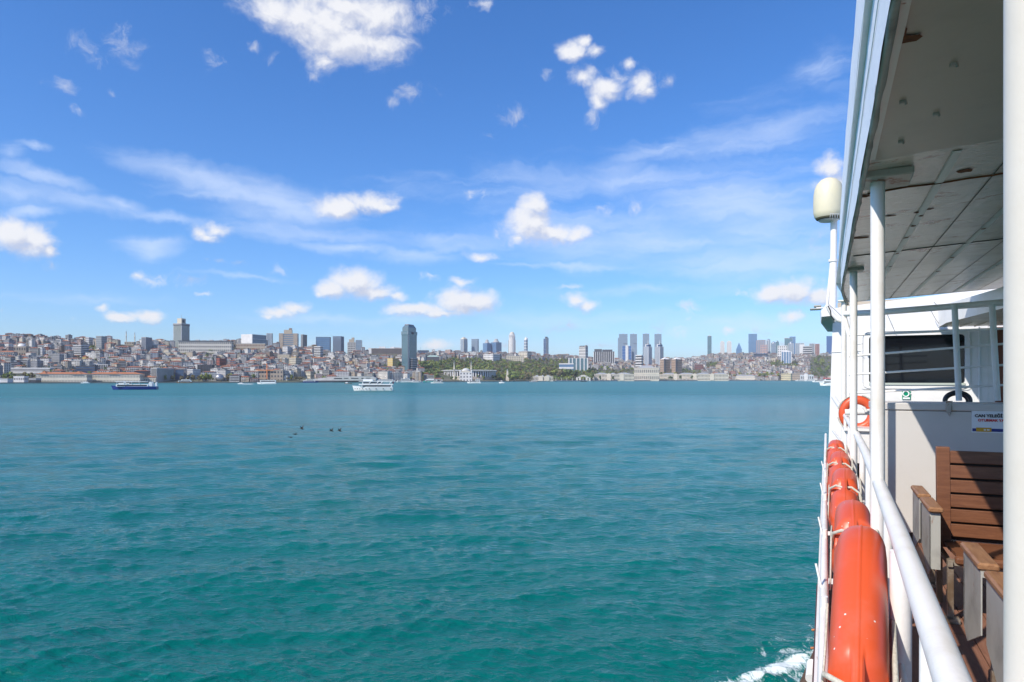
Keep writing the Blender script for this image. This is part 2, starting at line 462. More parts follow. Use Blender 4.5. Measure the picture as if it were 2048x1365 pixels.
    def noise(scale, det, rough, sc=(1, 1, 1), rot=0.0, dist=0.0):
        mp = N.new('ShaderNodeMapping'); mp.inputs['Scale'].default_value = sc; mp.inputs['Rotation'].default_value = (0, 0, rot)
        L.new(geo.outputs['Position'], mp.inputs[0])
        n = N.new('ShaderNodeTexNoise'); n.inputs['Scale'].default_value = scale; n.inputs['Detail'].default_value = det
        n.inputs['Roughness'].default_value = rough; n.inputs['Distortion'].default_value = dist; L.new(mp.outputs[0], n.inputs['Vector'])
        return n.outputs[0]
    def mth(op, a, b=None, clamp=False):
        n = N.new('ShaderNodeMath'); n.operation = op; n.use_clamp = clamp
        for i, v in enumerate((a, b)):
            if v is None: continue
            if isinstance(v, (int, float)): n.inputs[i].default_value = v
            else: L.new(v, n.inputs[i])
        return n.outputs[0]
    b1 = noise(3.0, 4, .6, (.55, 1.0, 1), .2, .4)
    b2 = noise(19.0, 3, .6, (.6, 1.0, 1), -.15)
    b3 = noise(.16, 6, .62, (.40, 1.0, 1), .15, .5)
    hgt = mth('ADD', mth('ADD', mth('MULTIPLY', b1, .13), mth('MULTIPLY', b2, .018)), mth('MULTIPLY', b3, .62))
    bp = N.new('ShaderNodeBump'); bp.inputs['Strength'].default_value = .75; bp.inputs['Distance'].default_value = 1.0
    L.new(hgt, bp.inputs['Height'])
    # silt and depth patches of the strait
    pt = noise(.012, 4, .6, (.35, 1.2, 1))
    cr = N.new('ShaderNodeValToRGB'); L.new(pt, cr.inputs[0])
    cr.color_ramp.elements[0].position = .36; cr.color_ramp.elements[0].color = (.000, .104, .088, 1)
    cr.color_ramp.elements[1].position = .66; cr.color_ramp.elements[1].color = (.001, .150, .134, 1)
    fa = N.new('ShaderNodeAttribute'); fa.attribute_name = 'foam'
    fn = noise(1.8, 10, .74, (1.5, .7, 1), .44, 1.0)
    fine = noise(9, 4, .7)
    fnn = mth('ADD', mth('MULTIPLY', fn, .8), mth('MULTIPLY', fine, .2))
    fr = N.new('ShaderNodeMapRange'); fr.interpolation_type = 'SMOOTHSTEP'
    fs = mth('ADD', fa.outputs['Fac'], mth('MULTIPLY', mth('SUBTRACT', fnn, .5), 3.0))
    L.new(fs, fr.inputs[0]); fr.inputs[1].default_value = .40; fr.inputs[2].default_value = .86
    # scattered small whitecaps and glints, both painted as white flecks
    wc = noise(4.5, 3, .6, (.7, 1.2, 1), .1)
    wr = N.new('ShaderNodeMapRange'); L.new(wc, wr.inputs[0]); wr.inputs[1].default_value = .785; wr.inputs[2].default_value = .80
    gate = mth('GREATER_THAN', fa.outputs['Fac'], .03)
    ff = mth('ADD', mth('MULTIPLY', fr.outputs[0], gate), mth('MULTIPLY', wr.outputs[0], .7), True)
    mx = N.new('ShaderNodeMix'); mx.data_type = 'RGBA'; L.new(ff, mx.inputs[0]); L.new(cr.outputs[0], mx.inputs[6]); mx.inputs[7].default_value = (.66, .72, .72, 1)
    L.new(mx.outputs[2], bs.inputs['Base Color'])
    rg = N.new('ShaderNodeMix'); rg.data_type = 'FLOAT'; L.new(ff, rg.inputs[0]); rg.inputs[2].default_value = .13; rg.inputs[3].default_value = .8
    cdp = N.new('ShaderNodeVectorMath'); cdp.operation = 'DISTANCE'; L.new(geo.outputs['Position'], cdp.inputs[0]); cdp.inputs[1].default_value = (0, 0, 0)
    far = N.new('ShaderNodeMapRange'); L.new(cdp.outputs['Value'], far.inputs[0]); far.inputs[1].default_value = 25; far.inputs[2].default_value = 350
    far.inputs[3].default_value = .06; far.inputs[4].default_value = .30      # waves too small to mesh out there
    L.new(far.outputs[0], rg.inputs[2])
    fs2 = N.new('ShaderNodeMapRange'); L.new(cdp.outputs['Value'], fs2.inputs[0]); fs2.inputs[1].default_value = 25; fs2.inputs[2].default_value = 350
    fs2.inputs[3].default_value = .33; fs2.inputs[4].default_value = .17; L.new(fs2.outputs[0], bs.inputs['Specular IOR Level'])
    L.new(rg.outputs[0], bs.inputs['Roughness'])
    bs.inputs['IOR'].default_value = 1.33; bs.inputs['Specular IOR Level'].default_value = .31
    L.new(bp.outputs[0], bs.inputs['Normal'])
    me.materials.append(m)
    o = bpy.data.objects.new("water", me); COL.objects.link(o); o['kind'] = 'structure'
build_water()
# ------------------------------------------------------------------ deck materials
def painted(name, base, rust_amt=.0, rust_scale=3.0, rough=.38, bump_s=60, bump_d=.0012, worn=(.55,.52,.46), worn_amt=.12, stretch=(1,1,1), spec=.5):
    """brushed gloss paint over steel: brush bumps, yellowed patches, rust blooms"""
    if name in MATS: return MATS[name]
    m = bpy.data.materials.new(name); m.use_nodes = True; nt = m.node_tree; N, L = nt.nodes, nt.links
    b = N['Principled BSDF']; tc = N.new('ShaderNodeTexCoord')
    mp = N.new('ShaderNodeMapping'); mp.inputs['Scale'].default_value = stretch; L.new(tc.outputs['Object'], mp.inputs[0])
    def ns(scale, det=6, r=.65, dist=0.):
        n = N.new('ShaderNodeTexNoise'); n.inputs['Scale'].default_value = scale; n.inputs['Detail'].default_value = det
        n.inputs['Roughness'].default_value = r; n.inputs['Distortion'].default_value = dist; L.new(mp.outputs[0], n.inputs['Vector']); return n.outputs[0]
    def rng_(v, a, b_):
        n = N.new('ShaderNodeMapRange'); n.interpolation_type = 'SMOOTHSTEP'; L.new(v, n.inputs[0]); n.inputs[1].default_value = a; n.inputs[2].default_value = b_; return n.outputs[0]
    def mix(f, a, c):
        n = N.new('ShaderNodeMix'); n.data_type = 'RGBA'
        L.new(f, n.inputs[0])
        if isinstance(a, tuple): n.inputs[6].default_value = (*a, 1)
        else: L.new(a, n.inputs[6])
        n.inputs[7].default_value = (*c, 1); return n.outputs[2]
    w = N.new('ShaderNodeMath'); w.operation = 'MULTIPLY'; L.new(rng_(ns(4.0), .45, .75), w.inputs[0]); w.inputs[1].default_value = worn_amt*4
    c = mix(w.outputs[0], base, worn)
    if rust_amt > 0:
        rm = rng_(ns(rust_scale, 8, .7, .5), .70 - rust_amt, .80 - rust_amt)
        c = mix(rm, c, (.22, .07, .015))
    L.new(c, b.inputs['Base Color'])
    b.inputs['Roughness'].default_value = rough; b.inputs['Specular IOR Level'].default_value = spec
    bp = N.new('ShaderNodeBump'); bp.inputs['Strength'].default_value = .5; bp.inputs['Distance'].default_value = bump_d
    L.new(ns(bump_s, 4, .6), bp.inputs['Height']); L.new(bp.outputs[0], b.inputs['Normal'])
    MATS[name] = m; return m
WHITE = painted('white_ship_paint', (.80,.785,.76), .02, 5, .36, 45, .0015)
RAILW = painted('white_rail_paint', (.80,.77,.73), .045, 7, .42, 70, .002, worn=(.62,.56,.46), worn_amt=.14, spec=.3)
WALLW = painted('white_wall_paint', (.80,.785,.76), .0, 5, .33, 7, .003, worn=(.68,.66,.62))
FASC = painted('fascia_paint', (.90,.91,.92), .012, 9, .45, 22, .008, stretch=(1.4,.5,1), worn=(.74,.76,.78))
SOFF = painted('soffit_paint', (.62,.56,.47), .115, 3.4, .26, 30, .011, stretch=(.6,1,1), worn=(.32,.29,.24))
SOFFP = painted('soffit_plain_paint', (.44,.395,.32), .0, 3, .42, 12, .002, worn=(.33,.31,.26))
STRIP = painted('seam_strip_paint', (.60,.66,.61), .09, 7, .4, 30, .002)
LIP = painted('lip_paint', (.42,.40,.36), .03, 9, .6, 30, .006, worn=(.16,.15,.13), worn_amt=.2)
GREYP = painted('grey_frame_paint', (.40,.395,.36), .09, 7, .4, 30, .001, worn=(.22,.21,.19), worn_amt=.18)
RUST = mat('rust', (.20,.065,.015), .85, noise=(30,.2,(.09,.03,.01)))
DARK = mat('near_black', (.02,.02,.022), .5)
GLASSD = mat('tinted_window', (.006,.007,.010), .05, spec=.45)
ORANGE = painted('orange_plastic', (.64,.088,.026), .0, 3, .40, 9, .003, worn=(.62,.15,.10), worn_amt=.18)
def specks(m):
    nt = m.node_tree; N, L = nt.nodes, nt.links; b = N['Principled BSDF']; src = b.inputs['Base Color'].links[0].from_socket
    tc = N.new('ShaderNodeTexCoord'); n = N.new('ShaderNodeTexVoronoi'); n.inputs['Scale'].default_value = 26; n.inputs['Randomness'].default_value = 1
    L.new(tc.outputs['Object'], n.inputs['Vector'])
    n2 = N.new('ShaderNodeTexNoise'); n2.inputs['Scale'].default_value = 4; L.new(tc.outputs['Object'], n2.inputs['Vector'])
    a = N.new('ShaderNodeMath'); a.operation = 'LESS_THAN'; L.new(n.outputs['Distance'], a.inputs[0]); a.inputs[1].default_value = .085
    c = N.new('ShaderNodeMath'); c.operation = 'GREATER_THAN'; L.new(n2.outputs[0], c.inputs[0]); c.inputs[1].default_value = .53
    d = N.new('ShaderNodeMath'); d.operation = 'MULTIPLY'; L.new(a.outputs[0], d.inputs[0]); L.new(c.outputs[0], d.inputs[1])
    mx = N.new('ShaderNodeMix'); mx.data_type = 'RGBA'; L.new(d.outputs[0], mx.inputs[0]); L.new(src, mx.inputs[6]); mx.inputs[7].default_value = (.70,.62,.55,1)
    L.new(mx.outputs[2], b.inputs['Base Color'])
specks(ORANGE)
REDP = mat('red_plastic', (.55,.03,.015), .5)
ROPE = mat('rope', (.62,.59,.50), .9, bump=(220,.8,.004), noise=(60,.2,(.42,.38,.30)))
def wood(name, c1, c2, rough, sc):
    m = bpy.data.materials.new(name); m.use_nodes = True; nt = m.node_tree; N, L = nt.nodes, nt.links
    b = N['Principled BSDF']; tc = N.new('ShaderNodeTexCoord'); mp = N.new('ShaderNodeMapping'); mp.inputs['Scale'].default_value = sc
    L.new(tc.outputs['Object'], mp.inputs[0])
    n = N.new('ShaderNodeTexNoise'); n.inputs['Scale'].default_value = 6; n.inputs['Detail'].default_value = 8; n.inputs['Roughness'].default_value = .7; n.inputs['Distortion'].default_value = .6
    L.new(mp.outputs[0], n.inputs['Vector'])
    r = N.new('ShaderNodeValToRGB'); r.color_ramp.elements[0].position = .3; r.color_ramp.elements[0].color = (*c1, 1)
    r.color_ramp.elements[1].position = .7; r.color_ramp.elements[1].color = (*c2, 1); L.new(n.outputs[0], r.inputs[0]); L.new(r.outputs[0], b.inputs['Base Color'])
    bp = N.new('ShaderNodeBump'); bp.inputs['Strength'].default_value = .35; bp.inputs['Distance'].default_value = .002; L.new(n.outputs[0], bp.inputs['Height']); L.new(bp.outputs[0], b.inputs['Normal'])
    b.inputs['Roughness'].default_value = rough; MATS[name] = m; return m
WOOD = wood('varnished_slat_wood', (.115,.042,.018), (.21,.085,.040), .42, (1, 9, 9))
ARMW = wood('worn_arm_wood', (.20,.085,.035), (.36,.19,.09), .5, (9, 1, 9))
DECKW = wood('deck_boards', (.17,.072,.042), (.29,.135,.080), .7, (7, .7, 1))
YARN = mat('brown_door', (.20,.055,.022), .45, noise=(6,.2,(.15,.04,.02)))

# ------------------------------------------------------------------ the ferry we stand on
SHIP_ROT = -HEAD
ferry = empty('ferry', (0, 0, 0), SHIP_ROT, 'white passenger ferry deck with canopy roof and side rail, nearest the viewer', 'ferry')
def off(mb, dz=EYE):
    mb.v = [(a, b, c + dz) for a, b, c in mb.v]; return mb
def part(name, mb, mats, parent=None, label=None, bev=0):
    off(mb); o = mb.build(name, mats, parent or ferry, label=label)
    if bev: bevel(o, bev)
    return o
def sthing(name, label, cat, base, group=None):
    """a thing standing on the ship: Empty at its base in ship axes"""
    return empty(name, ship(*base), SHIP_ROT, label, cat, group)
def spart(name, mb, mats, root, base, bev=0, label=None):
    mb.v = [(a-base[0], b-base[1], c-base[2]) for a, b, c in mb.v]
    o = mb.build(name, mats, root, label=label)
    if bev: bevel(o, bev)
    return o
RR = .227                # rail line
DZ = -1.6                # deck height under the eye
# deck: boards along the ship with dark seams
mb = MB()
r0 = .12; i = 0
rnd = random.Random(3)
while r0 < 3.6:
    s0 = -3.0 - rnd.random()*2
    while s0 < 14:
        l = rnd.uniform(2.6, 3.4); mb.box(r0, r0+.136, s0, s0+l-.006, DZ-.04, DZ, 0); s0 += l
    r0 += .142
mb.box(.02, 3.7, -3, 14, DZ-.12, DZ-.012, 1)
part('deck', mb, [DECKW, DARK])
# hull side with rub strake
mb = MB()
def hull_poly(ds):
    return [(.02, DZ-.012), (-.035, DZ+.10), (-.045, DZ-.35), (-.01, -2.9), (-.02, -3.75), (-.15, -3.9), (-.15, -4.15), (.05, -4.4), (.3, -8.2), (3.8, -8.2), (3.8, DZ-.13)]
ss = [-4, 0, 4, 8, 10.2, 11.8, 14, 18, 22, 26]
inset = [0, 0, 0, .0, .02, .06, .25, .7, 1.4, 2.6]
poly = hull_poly(0); n = len(poly); vs = []
for s_, d_ in zip(ss, inset):
    for k, (r, z) in enumerate(poly):
        vs.append((r + (d_ if k < n-2 else 0), s_, z))
fs = []; mi = []
for a in range(len(ss)-1):
    for k in range(n):
        k2 = (k+1) % n
        mb.add([vs[a*n+k], vs[a*n+k2], vs[(a+1)*n+k2], vs[(a+1)*n+k]], [(3, 2, 1, 0)], 1 if k in (4, 5, 6) else (2 if k == 7 else 0))
mb.add(vs[:n], [tuple(range(n))], 0); mb.add(vs[-n:], [tuple(range(n-1, -1, -1))], 0)
part('hull', mb, [WHITE, mat('tarred_rub_timber', (.06,.035,.025), .8, noise=(8,.2,(.14,.08,.04))), mat('hull_grey', (.25,.26,.27), .5)])
# rub strake that ends ahead
mb = MB(); mb.prism([(-.33,-3.98),(-.10,-3.9),(-.10,-4.3),(-.33,-4.25)], -2.5, 9.6, 0, 'y')
mb.add([(-.33,9.6,-3.98),(-.10,9.6,-3.9),(-.10,9.6,-4.3),(-.33,9.6,-4.25),(-.10,11.4,-3.95),(-.10,11.4,-4.2)], [(0,1,4),(1,2,5,4),(3,5,2),(0,4,5,3)], 0)
part('rub_strake', mb, MATS['tarred_rub_timber'])
mb = MB(); mb.box(-.14, -.03, 2, 12.2, -3.55, -3.35, 0)
part('side_belt', mb, mat('maroon_paint', (.09,.025,.02), .6, noise=(5,.2,(.05,.02,.018))))
# white outboard frames (cradle for the floats) on the ship's side
mb = MB()
for z in (-.90, -1.2, -1.5):
    mb.tube([(-.005, -2, z), (-.008, 5, z), (-.004, 12, z*.98)], .017, 8)
for s_ in (1.9, 2.9, 4.2, 5.5, 6.8, 8.1, 9.4):
    mb.tube([(-.005, s_, -.84), (-.005, s_, DZ)], .013, 8)
    mb.box(-.02, .21, s_-.012, s_+.012, -1.14, -1.115)
mb.box(-.05, -.028, -2, 12, DZ-.02, -1.36, 0)
part('float_cradle', mb, RAILW)
# posts
PILW = painted('cream_pillar_paint', (.64,.60,.53), .035, 5, .42, 26, .0013, worn=(.56,.51,.42), worn_amt=.1)
def post(Z, ztop, rad, zbot=DZ, dr=0.0):
    s_ = 1.1*Z + .105; r = RR + dr
    m = MB(); m.tube([(r, s_, zbot), (r, s_, ztop)], rad, 24, 0)
    m.box(r-.075, r+.075, s_-.075, s_+.075, ztop-.012, ztop+.004, 0)
    m.tube([(r, s_, zbot), (r, s_, zbot+.03)], rad*1.7, 20, 0)
    return part('post', m, PILW if Z < 1 else RAILW)
def soff_z(r, s_): return .955 + .055*max(r-.17, 0) + .006*s_ 
# near pillar
pnear = MB()
PN_R, PN_S = .245, 1.17
post(.992, soff_z(.23, 1.2), .037, dr=.044)
post(3.30, soff_z(.23, 3.7), .0315)
post(6.20, soff_z(.23, 6.9), .0315)
post(9.05, soff_z(.23, 10.0)+.02, .033, dr=-.01)
# handrail, curving a little outboard and rising ahead
hr = [(.16, -.6, -.50), (.18, .6, -.50), (.19, 1.35, -.50), (.213, 2.5, -.50), (.232, 3.8, -.50), (.245, 5.2, -.50), (.252, 6.85, -.50), (.233, 8.6, -.477), (.195, 10.0, -.415), (.10, 11.25, -.27)]
mb = MB(); mb.tube(hr, .0285, 20); part('handrail', mb, RAILW)
def hr_at(s_):
    for a, b in zip(hr, hr[1:]):
        if a[1] <= s_ <= b[1]:
            t = (s_-a[1])/(b[1]-a[1]); return (a[0]+(b[0]-a[0])*t, a[2]+(b[2]-a[2])*t)
    return hr[-1][0], hr[-1][2]
for z, rd in ((-.86, .014), (-1.20, .014)):
    mb = MB(); mb.tube([(h[0]-.01, h[1], z + (h[2]+.5)*.4) for h in hr], rd, 10); part('lower_rail', mb, RAILW)
for s_, rd in ((1.62, .017), (2.36, .030), (2.95, .016), (4.6, .020), (5.6, .020), (8.2, .020), (9.2, .018)):
    r, z = hr_at(s_)
    mb = MB(); mb.tube([(r-.005, s_, z-.02), (r-.008, s_, DZ)], rd, 16); mb.tube([(r-.008, s_, DZ), (r-.008, s_, DZ+.02)], rd*1.8, 16)
    part('stanchion', mb, RAILW)
# slanting gusset at the near stanchion foot
mb = MB(); mb.tube([(RR-.01, 2.36, -1.02), (RR-.03, 2.02, DZ)], .013, 10); mb.tube([(RR+.02, 1.95, -.88), (RR-.0, 1.8, DZ)], .015, 10); part('brace', mb, RAILW)
# ---- canopy roof
S_END = 10.1
mb = MB()
rs = [.165, .45, .8, 1.2, 1.7, 2.3, 3.0, 3.8]
def sz(r, s_): return soff_z(r, s_)
svals = [-2.5, 0, 1.5, 3.0, 3.45, 4.5, 6, 7.5, 8.6, S_END]
def out_r(s_):      # outer edge, pulled in at the forward corner
    return .150 + (.0 if s_ < 7.8 else .02*(s_-7.8)**2)
for a, b in zip(svals, svals[1:]):
    for c, d in zip([None]+rs[1:-1], rs[1:]):
        ca = out_r(a) if c is None else c; cb = out_r(b) if c is None else c
        mb.quad((ca, a, sz(ca, a)), (d, a, sz(d, a)), (d, b, sz(d, b)), (cb, b, sz(cb, b)), 0 if b > 3.46 else 1)
# upper skin
for a, b in zip(svals, svals[1:]):
    mb.quad((.12, a, 1.27), (.12, b, 1.27), (3.8, b, 1.45), (3.8, a, 1.45), 2)
mb.quad((out_r(S_END), S_END, sz(.15, S_END)), (3.8, S_END, sz(3.8, S_END)), (3.8, S_END, 1.45), (.12, S_END, 1.27), 2)
mb.quad((3.8, -2.5, .97), (3.8, -2.5, 1.45), (3.8, S_END, 1.45), (3.8, S_END, 1.0), 2)
canopy = part('canopy', mb, [SOFF, SOFFP, WHITE])
# fascia: wavy plate leaning outboard
mb = MB(); rw = random.Random(8)
fsv = list(np.linspace(-2.5, S_END, 60)); cols = 7; vs = []
for s_ in fsv:
    k = max(0, (s_-6.5)/3.0)
    top = 2.05 - .25*k**2; tr = .150; bt = sz(.15, s_) - .03; br = out_r(s_) - .004
    for j in range(cols):
        t = j/(cols-1)
        w = .0015*math.sin(s_*5.1+j*1.7) + rw.uniform(-.0008, .0008)
        vs.append((br + (tr-br)*t - .006*math.sin(math.pi*t) + w, s_, bt + (top-bt)*t + (.004*math.sin(s_*7) if j == 0 else 0)))
mb.add(vs, [(i*cols+j, i*cols+j+1, (i+1)*cols+j+1, (i+1)*cols+j) for i in range(len(fsv)-1) for j in range(cols-1)], 0, True)
# weld beads
for frac, rad in ((.17, .0022), (.5, .0016)):
    pts = []
    for i in range(0, len(fsv), 2):
        p = vs[i*cols+int(frac*(cols-1)+.5)]; pts.append((p[0]-.003, p[1], p[2]+rw.uniform(-.006, .006)))
    mb.tube(pts, rad, 5, 0)
part('fascia', mb, FASC)
# ragged lip and the pale strip inside it
mb = MB(); pts = []
for i, s_ in enumerate(np.linspace(-2.5, S_END, 150)):
    pts.append((out_r(s_)+.010+rw.uniform(-.002, .002), s_, sz(.15, s_)-.022+rw.uniform(-.003, .003)))
mb.tube(pts, [rw.uniform(.011, .016) for _ in pts], 7, 0)
part('edge_lip', mb, LIP)
mb = MB()
mb.quad((.172, -2.5, sz(.17,-2.5)-.0045), (.198, -2.5, sz(.17,-2.5)-.0045), (.198, 3.42, sz(.17,3.4)-.0045), (.172, 3.42, sz(.17,3.4)-.0045), 0)
part('seam_strip', mb, STRIP)
for r in (.52, .98, 1.45, 1.95, 2.5):
    mb = MB()
    def q(a, s_, e): return (r+a, s_, sz(r+a, s_)-e)
    st = np.linspace(3.5, S_END-.1, 14)
    for a, b in zip(st, st[1:]):
        mb.quad(q(-.016, a, .005), q(.016, a, .005), q(.016, b, .005), q(-.016, b, .005), 0)
        mb.quad(q(-.021, a, .0022), q(.021, a, .0022), q(.021, b, .0022), q(-.021, b, .0022), 0)
    part('seam_strip', mb, STRIP)
    for s_ in (4.35, 4.75, 5.1, 5.6, 6.2, 6.9, 7.7):
        if rnd.random() < .6:
            m2 = MB(); cx_, cy_ = r+rnd.uniform(-.01, .01), s_+rnd.uniform(-.1, .1); k = rnd.uniform(.012, .028)
            m2.add([(cx_+k*math.cos(t)*rnd.uniform(.6, 1.1), cy_+k*1.3*math.sin(t)*rnd.uniform(.7, 1.2), sz(cx_, cy_)-.0075) for t in np.linspace(0, 6.28, 11)[:-1]], [tuple(range(10))], 0)
            part('rust_stain', m2, RUST)
# thin dark panel joints
mb = MB()
for r in (.75, 1.22, 1.7, 2.2, 2.8):
    mb.quad((r-.003, 3.5, sz(r, 3.5)-.003), (r+.003, 3.5, sz(r, 3.5)-.003), (r+.003, S_END, sz(r, S_END)-.003), (r-.003, S_END, sz(r, S_END)-.003), 0)
part('panel_joint', mb, mat('joint_dark', (.09,.08,.065), .9))
def crack(s0, name, rad, m, amp=.01):
    mb = MB(); pts = []; r = .2
    while r < 3.6:
        pts.append((r, s0+rw.uniform(-amp, amp), sz(r, s0)-.003)); r += .09
    mb.tube(pts, rad, 6, 0); part(name, mb, m)
crack(4.05, 'rust_seam', .0055, RUST, .016); crack(6.15, 'panel_joint', .004, MATS['joint_dark'], .008)
mb = MB(); mb.box(.17, 3.7, 3.42, 3.46, sz(1, 3.4)-.012, sz(1, 3.4)+.03); part('panel_joint', mb, SOFFP)
# clips under the near panel
for (r, s_) in ((.46, 2.05), (.36, 2.5), (.245, 2.75), (.37, 2.95), (.28, 3.22), (.75, 1.9), (.95, 2.5)):
    mb = MB(); z = sz(r, s_)
    mb.rbox(r-.010, r+.009, s_-.008, s_+.008, z-.009, z+.002, .002); mb.tube([(r+.007, s_, z), (r+.010, s_, z-.014)], .004, 8)
    part('clip', mb, LIP)
# rusty pad over the main post
mb = MB(); z = sz(.25, 3.73); mb.rbox(.165, .37, 3.62, 3.86, z-.035, z+.002, .006, 0); part('post_pad', mb, painted('rusty_pad_paint', (.42,.41,.36), 17e-2, 6, .5, 30, .003))
mb = MB(); z = sz(.25, 6.9); mb.rbox(.165, .31, 6.83, 7.0, z-.03, z+.002, .006, 0); part('post_pad', mb, MATS['rusty_pad_paint'])
# rust streaks on the soffit
for (x, y, w, h, a) in ((1815, 62, 26, 5, -.05), (1800, 55, 10, 14, 0), (1765, 350, 20, 5, 0), (1930, 333, 14, 4, -.2), (1722, 475, 14, 3, 0), (1780, 432, 10, 2, 0), (1838, 428, 8, 2, 0), (1860, 412, 6, 2, 0), (1730, 388, 10, 3, 0)):
    zz = .99 + (.0 if x < 1850 else .03); p = on_z(x, y, zz)
    kx = 1.5*w*abs(zz)/abs((HY-y)); ky = 1.8*h*6*abs(zz)/abs((HY-y))
    mb = MB(); zt = sz(p[0], p[1])-.0035
    ring = [(p[0]+kx*math.cos(t)*rw.uniform(.7, 1.1)*.8, p[1]+ky*.4*math.sin(t)*rw.uniform(.6, 1.1), zt) for t in np.linspace(0, 6.28, 15)[:-1]]
    mb.add(ring, [tuple(range(14))], 0); part('rust_stain', mb, RUST)

# ---- wheelhouse aft wall
SW = 12.4
def W(x, y, s_=SW): p = on_s(x, y, s_); return p[0], p[2]
wl, wt = W(1669, 617); wr_, _ = W(2120, 617)
wlb, wb = W(1640, 1290)
mb = MB()
x0b = W(1652, 900)[0]
# window opening
a = W(1729, 668); b_ = W(1934, 774)
wx0, wz1, wx1, wz0 = a[0], a[1], b_[0], b_[1]
zb = -3.3
def wallpoly(pts, mi=0): mb.add([(r, SW, z) for r, z in pts], [tuple(range(len(pts)))], mi)
lx_top, lx_bot = wl-.02, x0b-.03
def lx(z): t = (wt-z)/(wt-zb); return lx_top + (lx_bot-lx_top)*t
wallpoly([(lx(zb), zb), (wr_, zb), (wr_, wz0), (lx(wz0), wz0)])
wallpoly([(lx(wz0), wz0), (wx0, wz0), (wx0, wz1), (lx(wz1), wz1)])
wallpoly([(wx1, wz0), (wr_, wz0), (wr_, wz1), (wx1, wz1)])
wallpoly([(lx(wz1), wz1), (wr_, wz1), (wr_, wt+.30), (lx(wt)+.0, wt)])
# outer side and roof
mb.quad((lx(zb), SW, zb), (lx(wt), SW, wt), (lx(wt)+.35, SW+5, wt), (lx(zb)+.35, SW+5, zb))
mb.quad((lx(wt), SW, wt), (wr_, SW, wt+.30), (wr_, SW+5, wt+.30), (lx(wt)+.35, SW+5, wt))
wh = part('wheelhouse', mb, WALLW)
def rrect(x0, x1, z0, z1, rad, n=6):
    pts = []
    for cx_, cz_, a0 in ((x1-rad, z1-rad, 0), (x0+rad, z1-rad, 90), (x0+rad, z0+rad, 180), (x1-rad, z0+rad, 270)):
        for k in range(n+1):
            t = R(a0 + 90*k/n); pts.append((cx_+rad*math.cos(t), cz_+rad*math.sin(t)))
    return pts
# plate filling the corners round the window, with a raised ring
g = W(1738, 673); h_ = W(1930, 768)
gx0, gz1, gx1, gz0 = g[0], g[1], h_[0], h_[1]
out = rrect(wx0-.05, wx1+.05, wz0-.05, wz1+.05, .05); inn = rrect(gx0, gx1, gz0, gz1, .05)
mb = MB(); n = len(out)
mb.add([(r, SW-.012, z) for r, z in out]+[(r, SW-.012, z) for r, z in inn], [(i, (i+1) % n, n+(i+1) % n, n+i) for i in range(n)], 0)
mb.add([(r, SW-.012, z) for r, z in inn]+[(r, SW+.05, z) for r, z in inn], [(i, (i+1) % n, n+(i+1) % n, n+i) for i in range(n)], 0)
mb.add([(r, SW-.012, z) for r, z in out]+[(r, SW+.01, z) for r, z in out], [(i, (i+1) % n, n+(i+1) % n, n+i) for i in range(n)], 0)
ring = [(r, SW-.02, z) for r, z in rrect(wx0-.03, wx1+.03, wz0-.03, wz1+.03, .10)]; ring.append(ring[0]); mb.tube(ring, .006, 6, 0)
mb.box(gx0, gx1, SW-.03, SW+.02, gz0-.02, gz0+.012, 1)
wf = part('window_frame', mb, [WALLW, mat('gasket_green', (.45,.50,.44), .5)], wh)
mb = MB(); mb.box(gx0-.02, gx1+.02, SW+.035, SW+.05, gz0-.02, gz1+.02, 0); part('window', mb, GLASSD, wh)
mb = MB()
for x in (1975,):
    r = W(x, 700)[0]; mb.box(r-.004, r+.004, SW-.01, SW, wz0-.6, wz1+.1)
mb.tube([(W(1958, 655)[0], SW-.03, W(1958, 655)[1]), (W(1958, 800)[0], SW-.03, W(1958, 800)[1])], .010, 8)
mb.tube([(lx(.0), SW-.01, .44), (W(1735, 676)[0], SW-.01, .46)], .004, 6)
part('conduit', mb, WALLW, wh)
# brown door at the right
p0 = W(1990, 655); p1 = W(2110, 790)
mb = MB(); mb.box(p0[0], p1[0], SW-.02, SW+.02, p1[1]-.6, p0[1], 0); part('door', mb, YARN, wh)
# tan coaming above the wheelhouse top
p0 = W(1690, 602, 13.0); p1 = W(1905, 613, 13.0)
p0 = W(1675, 606, 12.95); p1 = W(1902, 592, 12.95)
mb = MB(); mb.prism([(p0[0], p0[1]-.3), (p1[0], p1[1]-.3), (p1[0], p1[1]), (p0[0], p0[1])], 12.95, 13.0, 0, 'y'); part('coaming', mb, mat('tan_coaming', (.42,.36,.28), .7), wh)
# overhang to the right: white fascia with slatted underside
mb = MB(); zc = .80
A = on_z(1893, 646, zc); B = on_z(2008, 613, zc+.02); 
far_r = W(2100, 650, 12.35)
mb.add([(A[0], A[1], zc), (B[0], B[1], zc), (B[0]+1.5, B[1]-1.2, zc), (far_r[0]+1.0, 12.35, zc), (A[0]+.02, 12.35, zc)], [(0, 1, 2, 3, 4)], 1)
mb.quad((A[0], A[1], zc), (B[0], B[1], zc), (B[0], B[1], zc+.24), (A[0], A[1], zc+.27), 0)
mb.quad((B[0], B[1], zc), (B[0]+1.5, B[1]-1.2, zc), (B[0]+1.5, B[1]-1.2, zc+.24), (B[0], B[1], zc+.24), 0)
mb.quad((A[0], A[1], zc), (A[0]+.02, 12.35, zc), (A[0]+.02, 12.35, zc+.27), (A[0], A[1], zc+.27), 0)
for k in range(9):
    t = k/8.; a = (A[0]+(B[0]+1.2-A[0])*t, A[1]+(B[1]-.9-A[1])*t)
    mb.box(a[0]+.3-.008, a[0]+.3+.008, max(a[1], 7.5), 12.3, zc-.012, zc-.002, 1)
part('side_overhang', mb, [WALLW, SOFF], wh)
